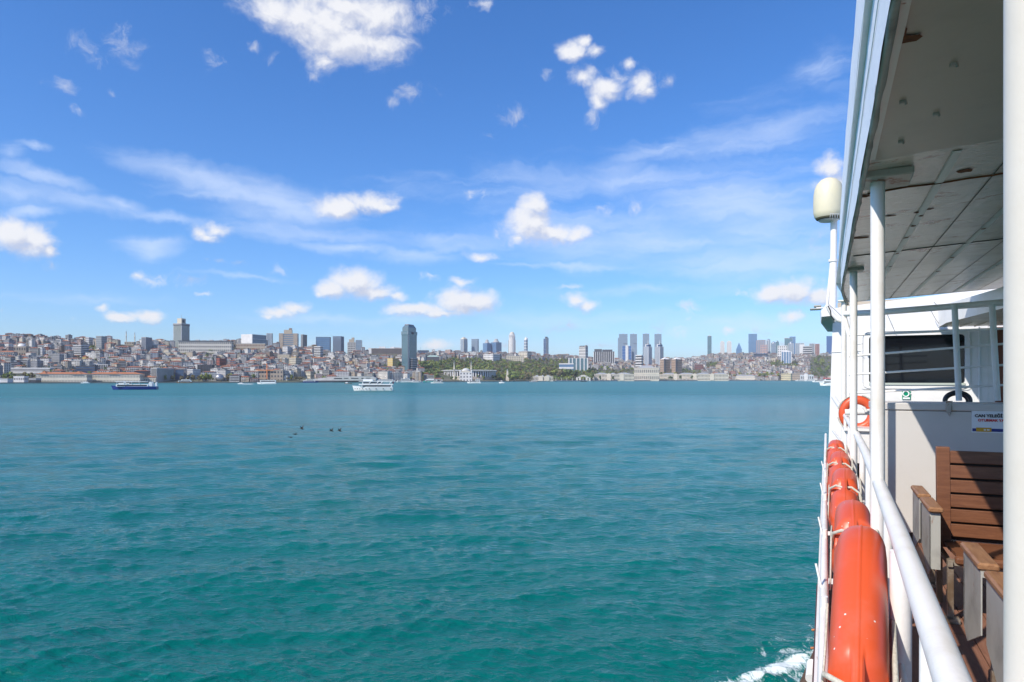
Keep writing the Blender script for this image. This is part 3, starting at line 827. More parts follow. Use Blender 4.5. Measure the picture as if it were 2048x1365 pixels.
# bridge wing lamp bracket on the left
def wq(x, y, s_): p = on_s(x, y, s_); return (p[0], s_, p[2])
mb = MB()
outl = [(1642,622),(1651,611),(1660,608),(1670,616),(1668,655),(1657,664),(1650,656),(1642,645)]
v1 = [wq(x, y, 12.15) for x, y in outl]; v2 = [(r+.02, s_+.5, z) for r, s_, z in v1]
n = len(outl)
mb.add([wq(1642,622,12.15), wq(1651,611,12.15), wq(1663,609,12.15), wq(1669,617,12.15), wq(1663,632,12.15), wq(1643,634,12.15)], [(0,1,2,3,4,5)], 0)
mb.add([wq(1643,634,12.15), wq(1663,632,12.15), wq(1670,630,12.15), wq(1668,664,12.7), wq(1655,664,12.7), wq(1642,647,12.5)], [(0,1,2,3,4,5)], 1)
mb.add([wq(1642,622,12.15), wq(1643,634,12.15), wq(1642,647,12.5), wq(1641,645,12.8), wq(1640,625,12.8)], [(0,1,2,3,4)], 0)
part('bridge_wing', mb, [WALLW, mat('wing_green', (.30,.36,.33), .5)], wh)
mb = MB()
mb.tube([wq(1655,612,12.1), wq(1664,628,12.1), wq(1675,640,12.1), wq(1690,645,12.1)], .035, 10)
part('wing_pipe', mb, RAILW, wh)
for pts, rad in (([(1656,612),(1661,622),(1662,632),(1668,640)], .009), ([(1658,610),(1672,622),(1684,634),(1692,640)], .005), ([(1704,640),(1708,655),(1702,670),(1706,690)], .007), ([(1700,636),(1710,648),(1704,664)], .012), ([(1704,688),(1714,690),(1726,688)], .004)):
    mb = MB(); mb.tube([wq(x, y, 11.8) for x, y in pts], rad, 8); part('cable', mb, DARK if rad > .006 else mat('grey_cable', (.3,.3,.3), .6), wh)
for pts in ([(1775,630),(1790,664)], [(1862,622),(1872,640),(1880,650),(1890,655)], [(1868,605),(1878,615)]):
    mb = MB(); mb.tube([wq(x, y, 12.25) for x, y in pts], .006, 6); part('cable', mb, MATS['grey_cable'], wh)

# ---- pipe barrier over the locker
SB = 7.95
mb = MB(); mb.tube([wq(1690, 628, SB+.5), wq(1760, 625, SB+.2), wq(2110, 597, SB)], .032, 14); part('barrier_rail', mb, RAILW)
for ya, yb in ((671, 653), (713, 680), (750, 724), (787, 765)):
    mb = MB(); mb.tube([wq(1697, ya, SB+.4), wq(2110, yb, SB)], .012, 10); part('barrier_rail', mb, RAILW)
for xt, xb in ((1909, 1918), (1984, 1995)):
    mb = MB(); mb.tube([wq(xt, 610, SB), wq(xb, 802, SB)], .027, 14); part('barrier_post', mb, RAILW)
mb = MB(); mb.tube([wq(1687, 612, 10.1), wq(1688, 632, 10.1), wq(1698, 668, 9.9), wq(1698, 840, 9.9)], .030, 14); part('barrier_post', mb, RAILW)
# box step under the rail ahead (white box, shaded recess painted as a near-black block)
mb = MB(); p = on_s(1712, 862, 8.9); q_ = on_s(1790, 884, 8.9)
mb.box(p[0]-.1, q_[0]+.4, 8.9, 9.6, -.98, p[2]-.0, 0)
mb.box(p[0]-.13, q_[0]+.4, 8.86, 9.64, p[2], p[2]+.03, 0)
part('step_box', mb, WHITE)
mb = MB(); mb.box(p[0]-.02, q_[0]+.4, 9.0, 9.5, DZ, -.985, 0); part('recess_shade', mb, DARK)
mb = MB(); mb.tube([wq(1690, 825, 8.8), wq(1790, 824, 8.8)], .035, 12); mb.tube([wq(1727, 815, 8.7), wq(1733, 824, 8.7)], .018, 10); part('cross_pipe', mb, RAILW)

# ------------------------------------------------------------------ things on the ship
# life-jacket locker
SL = 7.68
bl = on_s(1746, 1066, SL); br2 = on_s(2140, 1066, SL)
lk0, lk1 = bl[0], br2[0]; zl = -1.5; ztop = -.235
base = (lk0+.5, SL+.3, DZ)
lt = sthing('life_jacket_locker', 'tall white metal locker with hinged lid and latch behind the wooden bench', 'locker', base)
LOCKW = painted('locker_paint', (.60,.57,.53), .0, 5, .40, 7, .002, worn=(.54,.52,.48))
mb = MB(); mb.rbox(lk0, lk1, SL, SL+.62, zl, ztop-.075, .006, 0); spart('body', mb, LOCKW, lt, base)
mb = MB(); mb.box(lk0+.04, lk1-.04, SL+.04, SL+.58, DZ, zl, 0); spart('foot_gap_shade', mb, DARK, lt, base)  # near-black block standing in for the shaded gap under the locker
mb = MB(); mb.rbox(lk0-.008, lk1+.008, SL-.010, SL+.63, ztop-.070, ztop, .008, 0); spart('lid', mb, LOCKW, lt, base)
p = on_s(1897, 810, SL)
mb = MB()
mb.rbox(p[0]-.026, p[0]+.026, SL-.022, SL-.010, p[2]-.05, p[2]+.03, .004, 0)
mb.rbox(p[0]-.018, p[0]+.018, SL-.034, SL-.020, p[2]-.075, p[2]+.01, .004, 0)
mb.tube([(p[0]-.012, SL-.03, p[2]-.07), (p[0]+.0, SL-.045, p[2]-.105), (p[0]+.016, SL-.03, p[2]-.07)], .005, 8)
mb.tube([(p[0]-.03, SL-.02, p[2]+.03), (p[0]+.03, SL-.02, p[2]+.03)], .008, 8)
spart('latch', mb, painted('rusty_steel', (.42,.38,.33), .16, 25, .45, 60, .001), lt, base)

def text_mesh(body, size, mi_mat, loc, parent, name, bold=0.0, align='LEFT', xs=1.0):
    cu = bpy.data.curves.new(name, 'FONT'); cu.body = body; cu.size = size; cu.align_x = align; cu.offset = bold; cu.extrude = .0006
    tmp = bpy.data.objects.new(name, cu); COL.objects.link(tmp)
    bpy.context.view_layer.update()
    me = bpy.data.meshes.new_from_object(tmp.evaluated_get(bpy.context.evaluated_depsgraph_get()))
    bpy.data.objects.remove(tmp)
    me.materials.clear(); me.materials.append(mi_mat)
    me.transform(Matrix.Rotation(R(90), 4, 'X') @ Matrix.Scale(xs, 4, (1, 0, 0)))
    o = bpy.data.objects.new(name, me); COL.objects.link(o); o.parent = parent; o.location = loc
    return o
# locker sign
a = on_s(1943, 816, SL); b_ = on_s(2006, 867, SL)
sx0, sz1, sz0 = a[0], a[2], b_[2]; sw = .62
base = (sx0, SL-.012, sz0)
sg = sthing('locker_sign', 'white notice plate on the locker reading CAN YELEĞİ DOLABI above red letters', 'sign', base)
mb = MB(); mb.box(sx0, sx0+sw, SL-.006, SL-.001, sz0, sz1, 0); spart('plate', mb, mat('sign_white', (.78,.80,.83), .35), sg, base)
hgt = sz1-sz0
mb = MB(); mb.box(sx0+.006, sx0+sw-.006, SL-.0085, SL-.0065, sz0+.012, sz0+.040, 0); spart('stripe', mb, mat('sign_blue', (.02,.03,.20), .4), sg, base)
mb = MB(); mb.box(sx0+.035, sx0+.155, SL-.011, SL-.009, sz0+.010, sz0+.048, 0); spart('badge', mb, mat('sign_gold', (.62,.34,.02), .4), sg, base)
text_mesh('CAN YELEĞİ DOLABI', .038, mat('sign_black', (.02,.02,.025), .5), (.025, .003, hgt*.63), sg, 'lettering', .0016)
text_mesh('OTURMAK YASAKTIR', .032, mat('sign_red', (.62,.02,.02), .5), (.05, .003, hgt*.46), sg, 'lettering', .0014)
text_mesh('İETT', .020, mat('sign_white', (.8,.8,.8), .4), (.085, -.0005, .020), sg, 'badge_lettering', .0004) if False else None
mb = MB(); mb.box(sx0+.095, sx0+.112, SL-.0135, SL-.0115, sz0+.022, sz0+.034, 0); mb.box(sx0+.120, sx0+.14, SL-.0135, SL-.0115, sz0+.022, sz0+.034, 0); spart('badge_mark', mb, MATS['sign_white'], sg, base)
# green life-ring sign under the window
a = on_s(1804, 782, SW); b_ = on_s(1821, 799, SW)
cx_, cz_ = (a[0]+b_[0])/2, (a[2]+b_[2])/2; hw = (b_[0]-a[0])/2; hh = (a[2]-b_[2])/2
base = (cx_, SW-.02, cz_)
sg = sthing('lifebuoy_sign', 'small green safety sign with white ring under the wheelhouse window', 'sign', base)
mb = MB(); mb.box(cx_-hw, cx_+hw, SW-.018, SW-.012, cz_-hh*1.05, cz_+hh, 0); spart('plate', mb, mat('safety_green', (.0,.25,.13), .4), sg, base)
mb = MB()
rp = [(cx_-.006+.042*math.cos(t), SW-.021, cz_+.018+.042*math.sin(t)) for t in np.linspace(0, 6.2832, 25)]; mb.tube(rp, .011, 6)
mb.box(cx_+.055, cx_+.066, SW-.021, SW-.019, cz_+.014, cz_+.030, 0); mb.box(cx_-hw+.01, cx_+hw-.01, SW-.021, SW-.019, cz_-hh+.002, cz_-hh+.030, 0)
spart('ring_symbol', mb, mat('symbol_white', (.82,.84,.82), .5), sg, base)
# rubber hose arch above the locker
c = on_s(1915, 800, 8.9); rad = abs(on_s(1941, 800, 8.9)[0]-c[0])
base = (c[0], 8.9, ztop)
ht = sthing('coiled_hose', 'black rubber hose coil standing on top of the white locker', 'hose', base)
mb = MB(); mb.tube([(c[0]+rad*math.cos(t), 8.9, c[2]-.01+rad*.78*math.sin(t)) for t in np.linspace(-.4, math.pi+.4, 28)], .021, 12)
mb.tube([(c[0]+rad*.86*math.cos(t), 8.96, c[2]-.02+rad*.68*math.sin(t)) for t in np.linspace(-.4, math.pi+.4, 28)], .018, 12)
spart('coil', mb, mat('rubber', (.02,.025,.035), .35), ht, base)
# lifebuoy behind the posts
c = on_s(1715, 828, 9.3); rx = abs(on_s(1745, 828, 9.3)[0]-c[0]); 
base = (c[0], 9.3, c[2]-rx)
lb = sthing('lifebuoy', 'orange ring lifebuoy hanging behind the two white posts', 'lifebuoy', base)
mb = MB(); n1, n2 = 36, 12; vs = []
for i in range(n1):
    t = 2*math.pi*i/n1
    for j in range(n2):
        u = 2*math.pi*j/n2; rr_ = rx + .052*math.cos(u)
        vs.append((c[0]+rr_*math.cos(t)*.98, 9.3+.045*math.sin(u), c[2]+rr_*math.sin(t)*1.04))
mb.add(vs, [(i*n2+j, ((i+1) % n1)*n2+j, ((i+1) % n1)*n2+(j+1) % n2, i*n2+(j+1) % n2) for i in range(n1) for j in range(n2)], 0, True)
spart('ring', mb, ORANGE, lb, base)
mb = MB()
for t0 in (.8, 2.35, 3.9, 5.5):
    mb = MB(); mb.tube([(c[0]+(rx+.058)*math.cos(t), 9.3-.02, c[2]+(rx+.058)*math.sin(t)*1.04) for t in np.linspace(t0-.55, t0+.55, 10)], .008, 6)
    spart('grab_line', mb, ROPE, lb, base)

# ---- benches (two rows back to back)
def bench(sb, rl, length, label):
    """backrest at sb, left end at rl; seats fore and aft"""
    base = (rl, sb, DZ)
    t = sthing('bench', label, 'bench', base, 'wooden double benches on the ferry deck')
    zs = DZ+.45
    # shared backrest: stile and five slats facing aft, leaning
    def bk(z): return sb + (z-zs)*.10
    ztopb = -.50 if sb > 5 else -.52
    mb = MB()
    for side, sg_ in ((-1, -1), (1, 1)):
        pass
    lean = .09
    for k in range(6):
        z0 = zs+.03 + k*(ztopb-zs-.03)/6; z1 = z0 + (ztopb-zs-.03)/6 - .016
        y0 = sb + (z0-zs)*lean; y1 = sb + (z1-zs)*lean
        mb.add([(rl+.085, y0, z0), (rl+length, y0, z0), (rl+length, y1, z1), (rl+.085, y1, z1), (rl+.085, y0+.03, z0), (rl+length, y0+.03, z0), (rl+length, y1+.03, z1), (rl+.085, y1+.03, z1)],
               [(0,1,2,3),(7,6,5,4),(4,5,1,0),(3,2,6,7),(0,3,7,4),(1,5,6,2)], 0)
    o = spart('backrest', mb, WOOD, t, base, .004)
    mb = MB(); mb.add([(rl+.06, sb+.035, zs), (rl+length, sb+.035, zs), (rl+length, sb+.035+(ztopb-.02-zs)*lean, ztopb-.02), (rl+.06, sb+.035+(ztopb-.02-zs)*lean, ztopb-.02)], [(0,1,2,3)], 0); spart('slat_gap_backing', mb, mat('slat_gap_shade', (.02,.010,.006), .7), t, base)  # far backrest as a near-black sheet, shade in the slat gaps painted in
    mb = MB(); y1 = sb+(ztopb+.01-zs)*lean
    mb.add([(rl, sb-.008, zs-.05), (rl+.085, sb-.008, zs-.05), (rl+.085, y1-.008, ztopb+.01), (rl, y1-.008, ztopb+.01), (rl, sb+.05, zs-.05), (rl+.085, sb+.05, zs-.05), (rl+.085, y1+.045, ztopb+.01), (rl, y1+.045, ztopb+.01)],
           [(0,1,2,3),(7,6,5,4),(4,5,1,0),(3,2,6,7),(0,3,7,4),(1,5,6,2)], 0)
    spart('back_stile', mb, WOOD, t, base, .005)
    for sgn, nm in ((-1, 'seat'), (1, 'seat')):
        mb = MB()
        for k in range(5):
            a = sb+sgn*(.01+k*.098); b2 = a+sgn*.088
            zz = zs + .012*(k-1)*.5
            mb.box(rl+.04, rl+length, min(a, b2), max(a, b2), zz-.026, zz, 0)
        a = sb+sgn*.50; mb.rbox(rl+.03, rl+length, min(a, a+sgn*.055), max(a, a+sgn*.055), zs-.05, zs+.012, .016, 0)
        spart('seat', mb, WOOD, t, base, .004)
        # armrest: wooden cap on a bent grey plate frame
        ay0, ay1 = sb+sgn*.06, sb+sgn*.52; za = DZ+.725
        mb = MB(); mb.rbox(rl-.115, rl-.03, min(ay0, ay1), max(ay0, ay1), za, za+.035, .009, 0); spart('armrest', mb, ARMW, t, base)
        mb = MB()
        f = ay1-sgn*.03
        mb.add([(rl-.104, ay0, za-.002), (rl-.044, ay0, za-.002), (rl-.044, f, za-.002), (rl-.104, f, za-.002),
                (rl-.104, ay0, za-.03), (rl-.044, ay0, za-.03), (rl-.044, f, za-.03), (rl-.104, f, za-.03)],
               [(0,1,2,3),(7,6,5,4),(4,5,1,0),(3,2,6,7),(0,3,7,4),(1,5,6,2)], 0)
        mb.box(rl-.104, rl-.044, min(f, f-sgn*.035), max(f, f-sgn*.035), zs-.10, za-.03, 0)
        # side plate, a tapering sheet
        m = [(ay0, za-.03), (f, za-.03), (f, zs-.10), (f-sgn*.10, zs-.16), (ay0, zs-.02)]
        mb.add([(rl-.104, y, z) for y, z in m]+[(rl-.098, y, z) for y, z in m], [(0,1,2,3,4), (9,8,7,6,5)]+[(i, (i+1) % 5, 5+(i+1) % 5, 5+i) for i in range(5)], 0)
        spart('arm_frame', mb, GREYP, t, base)
        ly = sb+sgn*.42
        for rr_ in ((rl+.02), (rl+length-.1)):
            mb = MB(); mb.box(rr_-.018, rr_+.018, ly-.02, ly+.02, DZ+.03, zs-.05, 0); mb.box(rr_-.03, rr_+.05, ly-.035-.02, ly+.035, DZ+.001, DZ+.03, 0)
            spart('leg', mb, painted('brown_leg_paint', (.13,.085,.05), .06, 8, .45, 20, .001), t, base, .003)
        mb = MB(); mb.box(rl, rl+length, ly-.018, ly+.018, zs-.075, zs-.04, 0); spart('crossbar', mb, MATS['brown_leg_paint'], t, base)
    mb = MB(); mb.box(rl, rl+.03, sb-.46, sb+.46, zs-.080, zs-.045, 0); mb.box(rl, rl+.035, sb+.015, sb+.05, DZ, zs-.04, 0); spart('side_rail', mb, MATS['brown_leg_paint'], t, base)
    return t
BL = .725
bench(5.72, BL, 1.9, 'slatted brown wooden double bench in front of the white locker')
bench(3.66, BL+.02, 1.9, 'nearer brown double bench with peeling grey arm frames beside the big white pillar')

# ---- orange buoyant floats hung outside the rail
def float_thing(Z, zt, Xo, L_, Wd, H, pitch, label, slot):
    """far top end at depth Z; rounded slab, aft end tipped down"""
    s_far = 1.1*Z + .105*1.0 + (Xo-.25)*.418
    rc = Xo*math.cos(HEAD)
    base_pt = (rc, s_far-L_/2, zt-H)
    t = sthing('buoyant_float', label, 'life float', base_pt, 'orange buoyant floats hung along the rail')
    Rm = Matrix.Translation(Vector((rc, s_far-L_/2, zt-H/2-.1))) @ Matrix.Rotation(R(-3.2) if L_ > 1.3 else R(-1), 4, 'Z') @ Matrix.Rotation(pitch, 4, 'X')
    # body: super-ellipse outline in (y,z), pillow section in x, with two notches by the slot
    ny, nx = 150, 37; vs = []
    a, b = L_/2, H/2; ex = 2.7
    mb = MB()
    outline = []
    for i in range(ny):
        cu = math.cos(2*math.pi*i/ny); z = b*max(0, 1-abs(cu)**ex)**(1/ex)
        outline.append((a*cu, z if i <= ny//2 else -z))
    for i, (y, z) in enumerate(outline):
        for j in range(nx):
            v = -1 + 2*j/(nx-1)
            x = v*Wd/2
            k = (1-abs(v)**2.5)**(1/2.2)           # rounded rim
            ins = .10*(1-k)
            yy = y*(1-ins/a); zz = z*(1-ins/b)
            if z > 0:
                dn = math.exp(-((y-slot)/.070)**4)*.095*(1 if abs(v) > .17 else .08)*(1 if abs(v) < .93 else .6)
                zz -= dn
                if abs(v) < .03: zz += .006
            vs.append((x, yy, zz))
    fs = []
    for i in range(ny):
        for j in range(nx-1):
            p_ = i*nx+j; q_ = ((i+1) % ny)*nx+j; fs.append((p_, p_+1, q_+1, q_))
    mb.add(vs, fs, 0, True)
    for j, rev in ((0, False), (nx-1, True)):
        loop = [i*nx+j for i in range(ny)]
        c0 = len(mb.v)
        mb.add([vs[k] for k in loop], [tuple(range(ny)) if rev else tuple(range(ny-1, -1, -1))], 1)
    mb.v = [tuple(Rm @ Vector(v)) for v in mb.v]
    spart('float_body', mb, [ORANGE, REDP], t, base_pt)
    # grab rope: through the slot, looping over the sides and drooping along
    zt_ = b*1.0
    mb = MB(); P_ = lambda x, y, z: tuple(Rm @ Vector((x, y, z)))
    h = Wd/2
    zz = b-.004
    mb.tube([P_(-h-.012, slot+.10, zz-.16), P_(-h-.005, slot+.06, zz-.06), P_(-h*.6, slot+.02, zz-.022), P_(-.012, slot+.01, zz-.030), P_(h*.5, slot-.0, zz-.022), P_(h+.006, slot-.03, zz-.05), P_(h+.015, slot-.12, zz-.14)], .0085, 8)
    spart('grab_rope', mb, ROPE, t, base_pt)
    mb = MB()
    pts = [P_(-h-.013, y, zz-.07-.08*abs(math.sin((y+a)*5))) for y in np.linspace(-a*.7, a*.45, 34)]
    mb.tube(pts, .0042, 6)
    pts = [P_(h+.013, y, zz-.10-.06*math.sin((y+a)*6+1)) for y in np.linspace(-a*.8, a*.6, 16)]
    mb.tube(pts, .008, 6)
    spart('side_rope', mb, ROPE, t, base_pt)
    return t
float_thing(2.62, -.625, .094, 1.45, .155, .62, R(36), 'largest and nearest orange float, filling the lower right beside the handrail', -.03)
float_thing(3.86, -.585, .135, 1.15, .172, .60, R(14), 'second orange float from the viewer, white rope threaded through its notch', -.05)
float_thing(5.30, -.59, .130, 1.12, .172, .60, R(12), 'middle orange float of the five along the rail', -.08)
float_thing(6.55, -.59, .122, 1.10, .172, .60, R(10), 'fourth orange float from the viewer with worn white lettering patch', -.08)
float_thing(7.85, -.59, .110, 1.10, .172, .60, R(8), 'farthest and smallest looking orange float, next to the wheelhouse wall', -.08)
# retaining rods outside the floats
for k, (Z, ln) in enumerate(((2.9, .15), (3.9, .15), (5.2, .16), (6.6, .16))):
    s_ = 1.1*Z; mb = MB()
    mb.tube([(.005, s_, -1.0), (-.006, s_+.01, -.95), (-.040, s_+.05, -.80)], .005, 8)
    part('retaining_rod', mb, RAILW)
# round white fender roller low on the side
mb = MB(); p = on_z(1622, 1340, -3.6)
mb.tube([(p[0]+.01, p[1]+.16, p[2]+.02), (p[0]-.0, p[1]-.16, p[2]-.05)], .062, 16); mb.tube([(p[0], p[1], p[2]), (0, p[1]-.1, p[2]-.15)], .02, 10)
part('roller', mb, RAILW)
for s_ in (9.6, 10.3):
    mb = MB(); mb.tube([(-.10, s_, -3.45), (-.18, s_, -3.47)], .016, 10)
    part('hook', mb, mat('orange_fitting', (.38,.13,.04), .6))

# ---- satellite dome on its mast
Zm = 13.2; Xm = (1658-CX)/FPX*Zm
def pw(x, y, Z): return Vector(((x-CX)/FPX*Z, Z, EYE+(HY-y)/FPX*Z))
b0 = pw(1666, 606, Zm)
rd = empty('satellite_dome', (b0.x, b0.y, b0.z-.3), 0, 'cream yellow satellite dome on a white mast above the wheelhouse', 'antenna dome')
def loc(v): return (v[0]-b0.x, v[1]-b0.y, v[2]-(b0.z-.3))
c0 = pw(1657.5, 437, Zm); sc_ = Zm/FPX
prof = [(24, 0), (26.5, 3), (28.5, 12), (28.8, 30), (28.3, 46), (26.5, 58), (22.5, 68), (15.5, 76), (7, 80), (.01, 81)]
mb = MB(); mb.lathe([(r*sc_, z*sc_) for r, z in prof], 40, 0, loc(c0))
m = mat('aged_gelcoat', (.72,.65,.44), .42, noise=(5,.25,(.64,.59,.44))); spart('dome', mb, [m], rd, (0, 0, 0))
mb = MB(); mb.lathe([(23*sc_, -2*sc_), (24.5*sc_, 0), (25*sc_, 3*sc_), (24*sc_, 3.2*sc_)], 40, 0, loc(c0)); spart('base_rim', mb, mat('dome_foot_dark', (.10,.09,.05), .8), rd, (0, 0, 0))  # dark band round the foot of the dome
mb = MB(); cb = loc(pw(1657, 440, Zm)); mb.lathe([(17*sc_, -3*sc_), (19*sc_, -1*sc_), (19*sc_, 0), (.01, 0)], 24, 0, cb); spart('base_plate', mb, GREYP, rd, (0, 0, 0))
mb = MB(); mb.tube([loc(pw(1668, 436, Zm)), loc(pw(1667, 522, Zm))], 6.4*sc_, 20); mb.tube([loc(pw(1667, 520, Zm)), loc(pw(1664.5, 640, Zm))], 7.2*sc_, 20)
mb.tube([loc(pw(1666, 519, Zm)), loc(pw(1666, 524, Zm))], 8.6*sc_, 20)
spart('mast', mb, RAILW, rd, (0, 0, 0))
mb = MB(); mb.tube([loc(pw(1663, 522, Zm)), loc(pw(1654, 612, Zm))], 2.6*sc_, 10); spart('brace', mb, RAILW, rd, (0, 0, 0))
mb = MB()
for k in range(4):
    x = 1660+k*5; mb.tube([loc(pw(x, 436, Zm-.22)), loc(pw(x+1, 428, Zm-.29)), loc(pw(x+4, 427, Zm-.29)), loc(pw(x+5, 436, Zm-.25)), loc(pw(1668, 446, Zm-.1))], .006, 6)
spart('cable', mb, mat('white_cable', (.6,.6,.58), .6), rd, (0, 0, 0))
# floodlight on the bridge wing
b1 = pw(1640, 620, 11.9)
fl = empty('floodlight', tuple(b1), SHIP_ROT, 'flat grey floodlight pair on an arm left of the bridge wing', 'lamp')
mb = MB()
mb.rbox(-.16, .02, -.1, .1, .0, .022, .006, 0); mb.rbox(-.10, .02, .02, .2, .055, .085, .008, 0)
spart('lamp_head', mb, mat('lamp_grey', (.36,.35,.30), .55), fl, (0, 0, 0))
mb = MB(); mb.tube([(-.06, 0, .03), (.05, .0, .035), (.12, .1, .0)], .014, 8); spart('arm', mb, RAILW, fl, (0, 0, 0))
# ------------------------------------------------------------------ city
def cm(name, c, rough=.85, sc=.12, k=.75, **kw):
    """city wall or roof: colour with weathering of its own"""
    return mat(name, c, rough, noise=(sc, .25, tuple(v*k for v in c)), **kw)
WALLS = [('white', (.78,.75,.70)), ('off-white', (.70,.655,.58)), ('cream', (.68,.59,.44)), ('pale grey', (.55,.53,.51)), ('beige', (.56,.46,.34)),
         ('grey', (.30,.30,.31)), ('pink', (.52,.38,.33)), ('ochre', (.55,.40,.20)), ('brown', (.26,.19,.15)), ('dark grey', (.15,.155,.17)), ('brick red', (.33,.12,.08))]
WM = [cm('wall_'+n.replace(' ', '_').replace('-', '_'), c) for n, c in WALLS]
WWT = [30, 20, 12, 15, 9, 7, 6, 2.0, 2.5, 2, 1.2]
GL = mat('dark_window_glass', (.05,.052,.058), .35, spec=.4)
SLAB = cm('balcony_white', (.62,.61,.59))
ROOFS = [('red tiled roof', cm('roof_tile_red', (.36,.12,.06), .9, .3, .6)), ('brown tiled roof', cm('roof_tile_brown', (.25,.12,.08), .9, .3, .6)),
         ('flat grey roof', cm('roof_felt_grey', (.27,.26,.25), .9, .2, .7)), ('pale flat roof', cm('roof_pale', (.48,.46,.43), .9, .2, .8)), ('orange tiled roof', cm('roof_tile_orange', (.46,.17,.075), .9, .3, .7))]
RWT = [24, 22, 20, 24, 10]

def sides(w, d):
    """(origin, along, outward) for front, right, back, left faces of a w x d box centred on 0"""
    return [((-w/2, -d/2), (1, 0), (0, -1), w), ((w/2, -d/2), (0, 1), (1, 0), d), ((w/2, d/2), (-1, 0), (0, 1), w), ((-w/2, d/2), (0, -1), (-1, 0), d)]
def panel(mb, side, a0, a1, z0, z1, out, mi, zoff=0, cx=0, cy=0):
    (ox, oy), (ux, uy), (nx, ny), L_ = side
    p = lambda a, o: (cx+ox+ux*a+nx*o, cy+oy+uy*a+ny*o)
    A, B = p(a0, out), p(a1, out)
    mb.quad((A[0], A[1], z0), (B[0], B[1], z0), (B[0], B[1], z1), (A[0], A[1], z1), mi)
def slabbox(mb, side, a0, a1, z0, z1, out, mi, cx=0, cy=0):
    (ox, oy), (ux, uy), (nx, ny), L_ = side
    p = lambda a, o: (cx+ox+ux*a+nx*o, cy+oy+uy*a+ny*o)
    A, B, C_, D = p(a0, -.1), p(a1, -.1), p(a1, out), p(a0, out)
    v = [(q[0], q[1], z0) for q in (A, B, C_, D)] + [(q[0], q[1], z1) for q in (A, B, C_, D)]
    mb.add(v, [(0,1,2,3), (7,6,5,4), (3,2,6,7), (2,1,5,6), (0,3,7,4)], mi)
def hiproof(mb, w, d, z, h, ov, mi, cx=0, cy=0):
    w2, d2 = w/2+ov, d/2+ov
    if w >= d: r = [(-(w2-d2), 0), (w2-d2, 0)]
    else: r = [(0, -(d2-w2)), (0, d2-w2)]
    b = [(-w2,-d2), (w2,-d2), (w2,d2), (-w2,d2)]
    v = [(cx+x, cy+y, z) for x, y in b] + [(cx+x, cy+y, z+h) for x, y in r] 
    if w >= d: f = [(0,1,5,4), (1,2,5), (2,3,4,5), (3,0,4), (3,2,1,0)]
    else: f = [(0,1,4), (1,2,5,4), (2,3,5), (3,0,4,5), (3,2,1,0)]
    mb.add(v, f, mi)
def house_mesh(rd, w, d, h, style, roof, far):
    """walls: slots 0 wall, 1 glass, 2 slab.  roof: slot 0"""
    wl, rf = MB(), MB()
    wl.box(-w/2, w/2, -d/2, d/2, -6, h, 0)
    nf = max(2, int(round(h/3.1))); fh = h/nf
    for si, sd in enumerate(sides(w, d)):
        if si == 2: continue
        L_ = sd[3]
        st = style if si == 0 else (style if rd.random() < .6 else 3)
        for k in range(nf):
            z = k*fh
            if st == 0:
                n = max(2, int(L_/(3.0 if not far else 4.2))); g = L_/n
                for c in range(n):
                    if rd.random() < .93: panel(wl, sd, g*(c+.26), g*(c+.74), z+fh*.30, z+fh*.80, .12, 1)
            elif st == 1:
                panel(wl, sd, L_*.05, L_*.95, z+fh*.34, z+fh*.86, .12, 1); slabbox(wl, sd, 0, L_, z-.12+fh*.0, z+fh*.22, .8 if si == 0 else .4, 2)
            elif st == 2:
                n = max(2, int(L_/3.4)); g = L_/n; b0 = n//3
                for c in range(n):
                    panel(wl, sd, g*(c+.2), g*(c+.8), z+fh*.22, z+fh*.82, .12, 1)
                if k > 0: slabbox(wl, sd, g*b0, g*(n-b0), z, z+fh*.32, 1.1, 2)
            elif k % 1 == 0 and rd.random() < .75:
                n = max(1, int(L_/5)); g = L_/n
                for c in range(n): panel(wl, sd, g*(c+.36), g*(c+.64), z+fh*.35, z+fh*.78, .12, 1)
    if roof in (0, 1, 4):
        hiproof(rf, w, d, h, min(w, d)*rd.uniform(.12, .20), .5, 0)
        if rd.random() < .6: rf.box(w*.15, w*.15+1.0, -.5, .5, h, h+min(w, d)*.2, 0)
    else:
        rf.box(-w/2-.25, w/2+.25, -d/2-.25, d/2+.25, h-.05, h+.55, 0)
        a = rd.uniform(-.25, .1)*w; b = rd.uniform(.25, .5)*w
        rf.box(a, a+b, -d*.25, d*.3, h+.5, h+rd.uniform(2, 3.4), 0)
        if rd.random() < .5: rf.box(-w*.35, -w*.35+1.4, -d*.3, -d*.3+1.4, h+.5, h+2.2, 0)
    return wl, rf

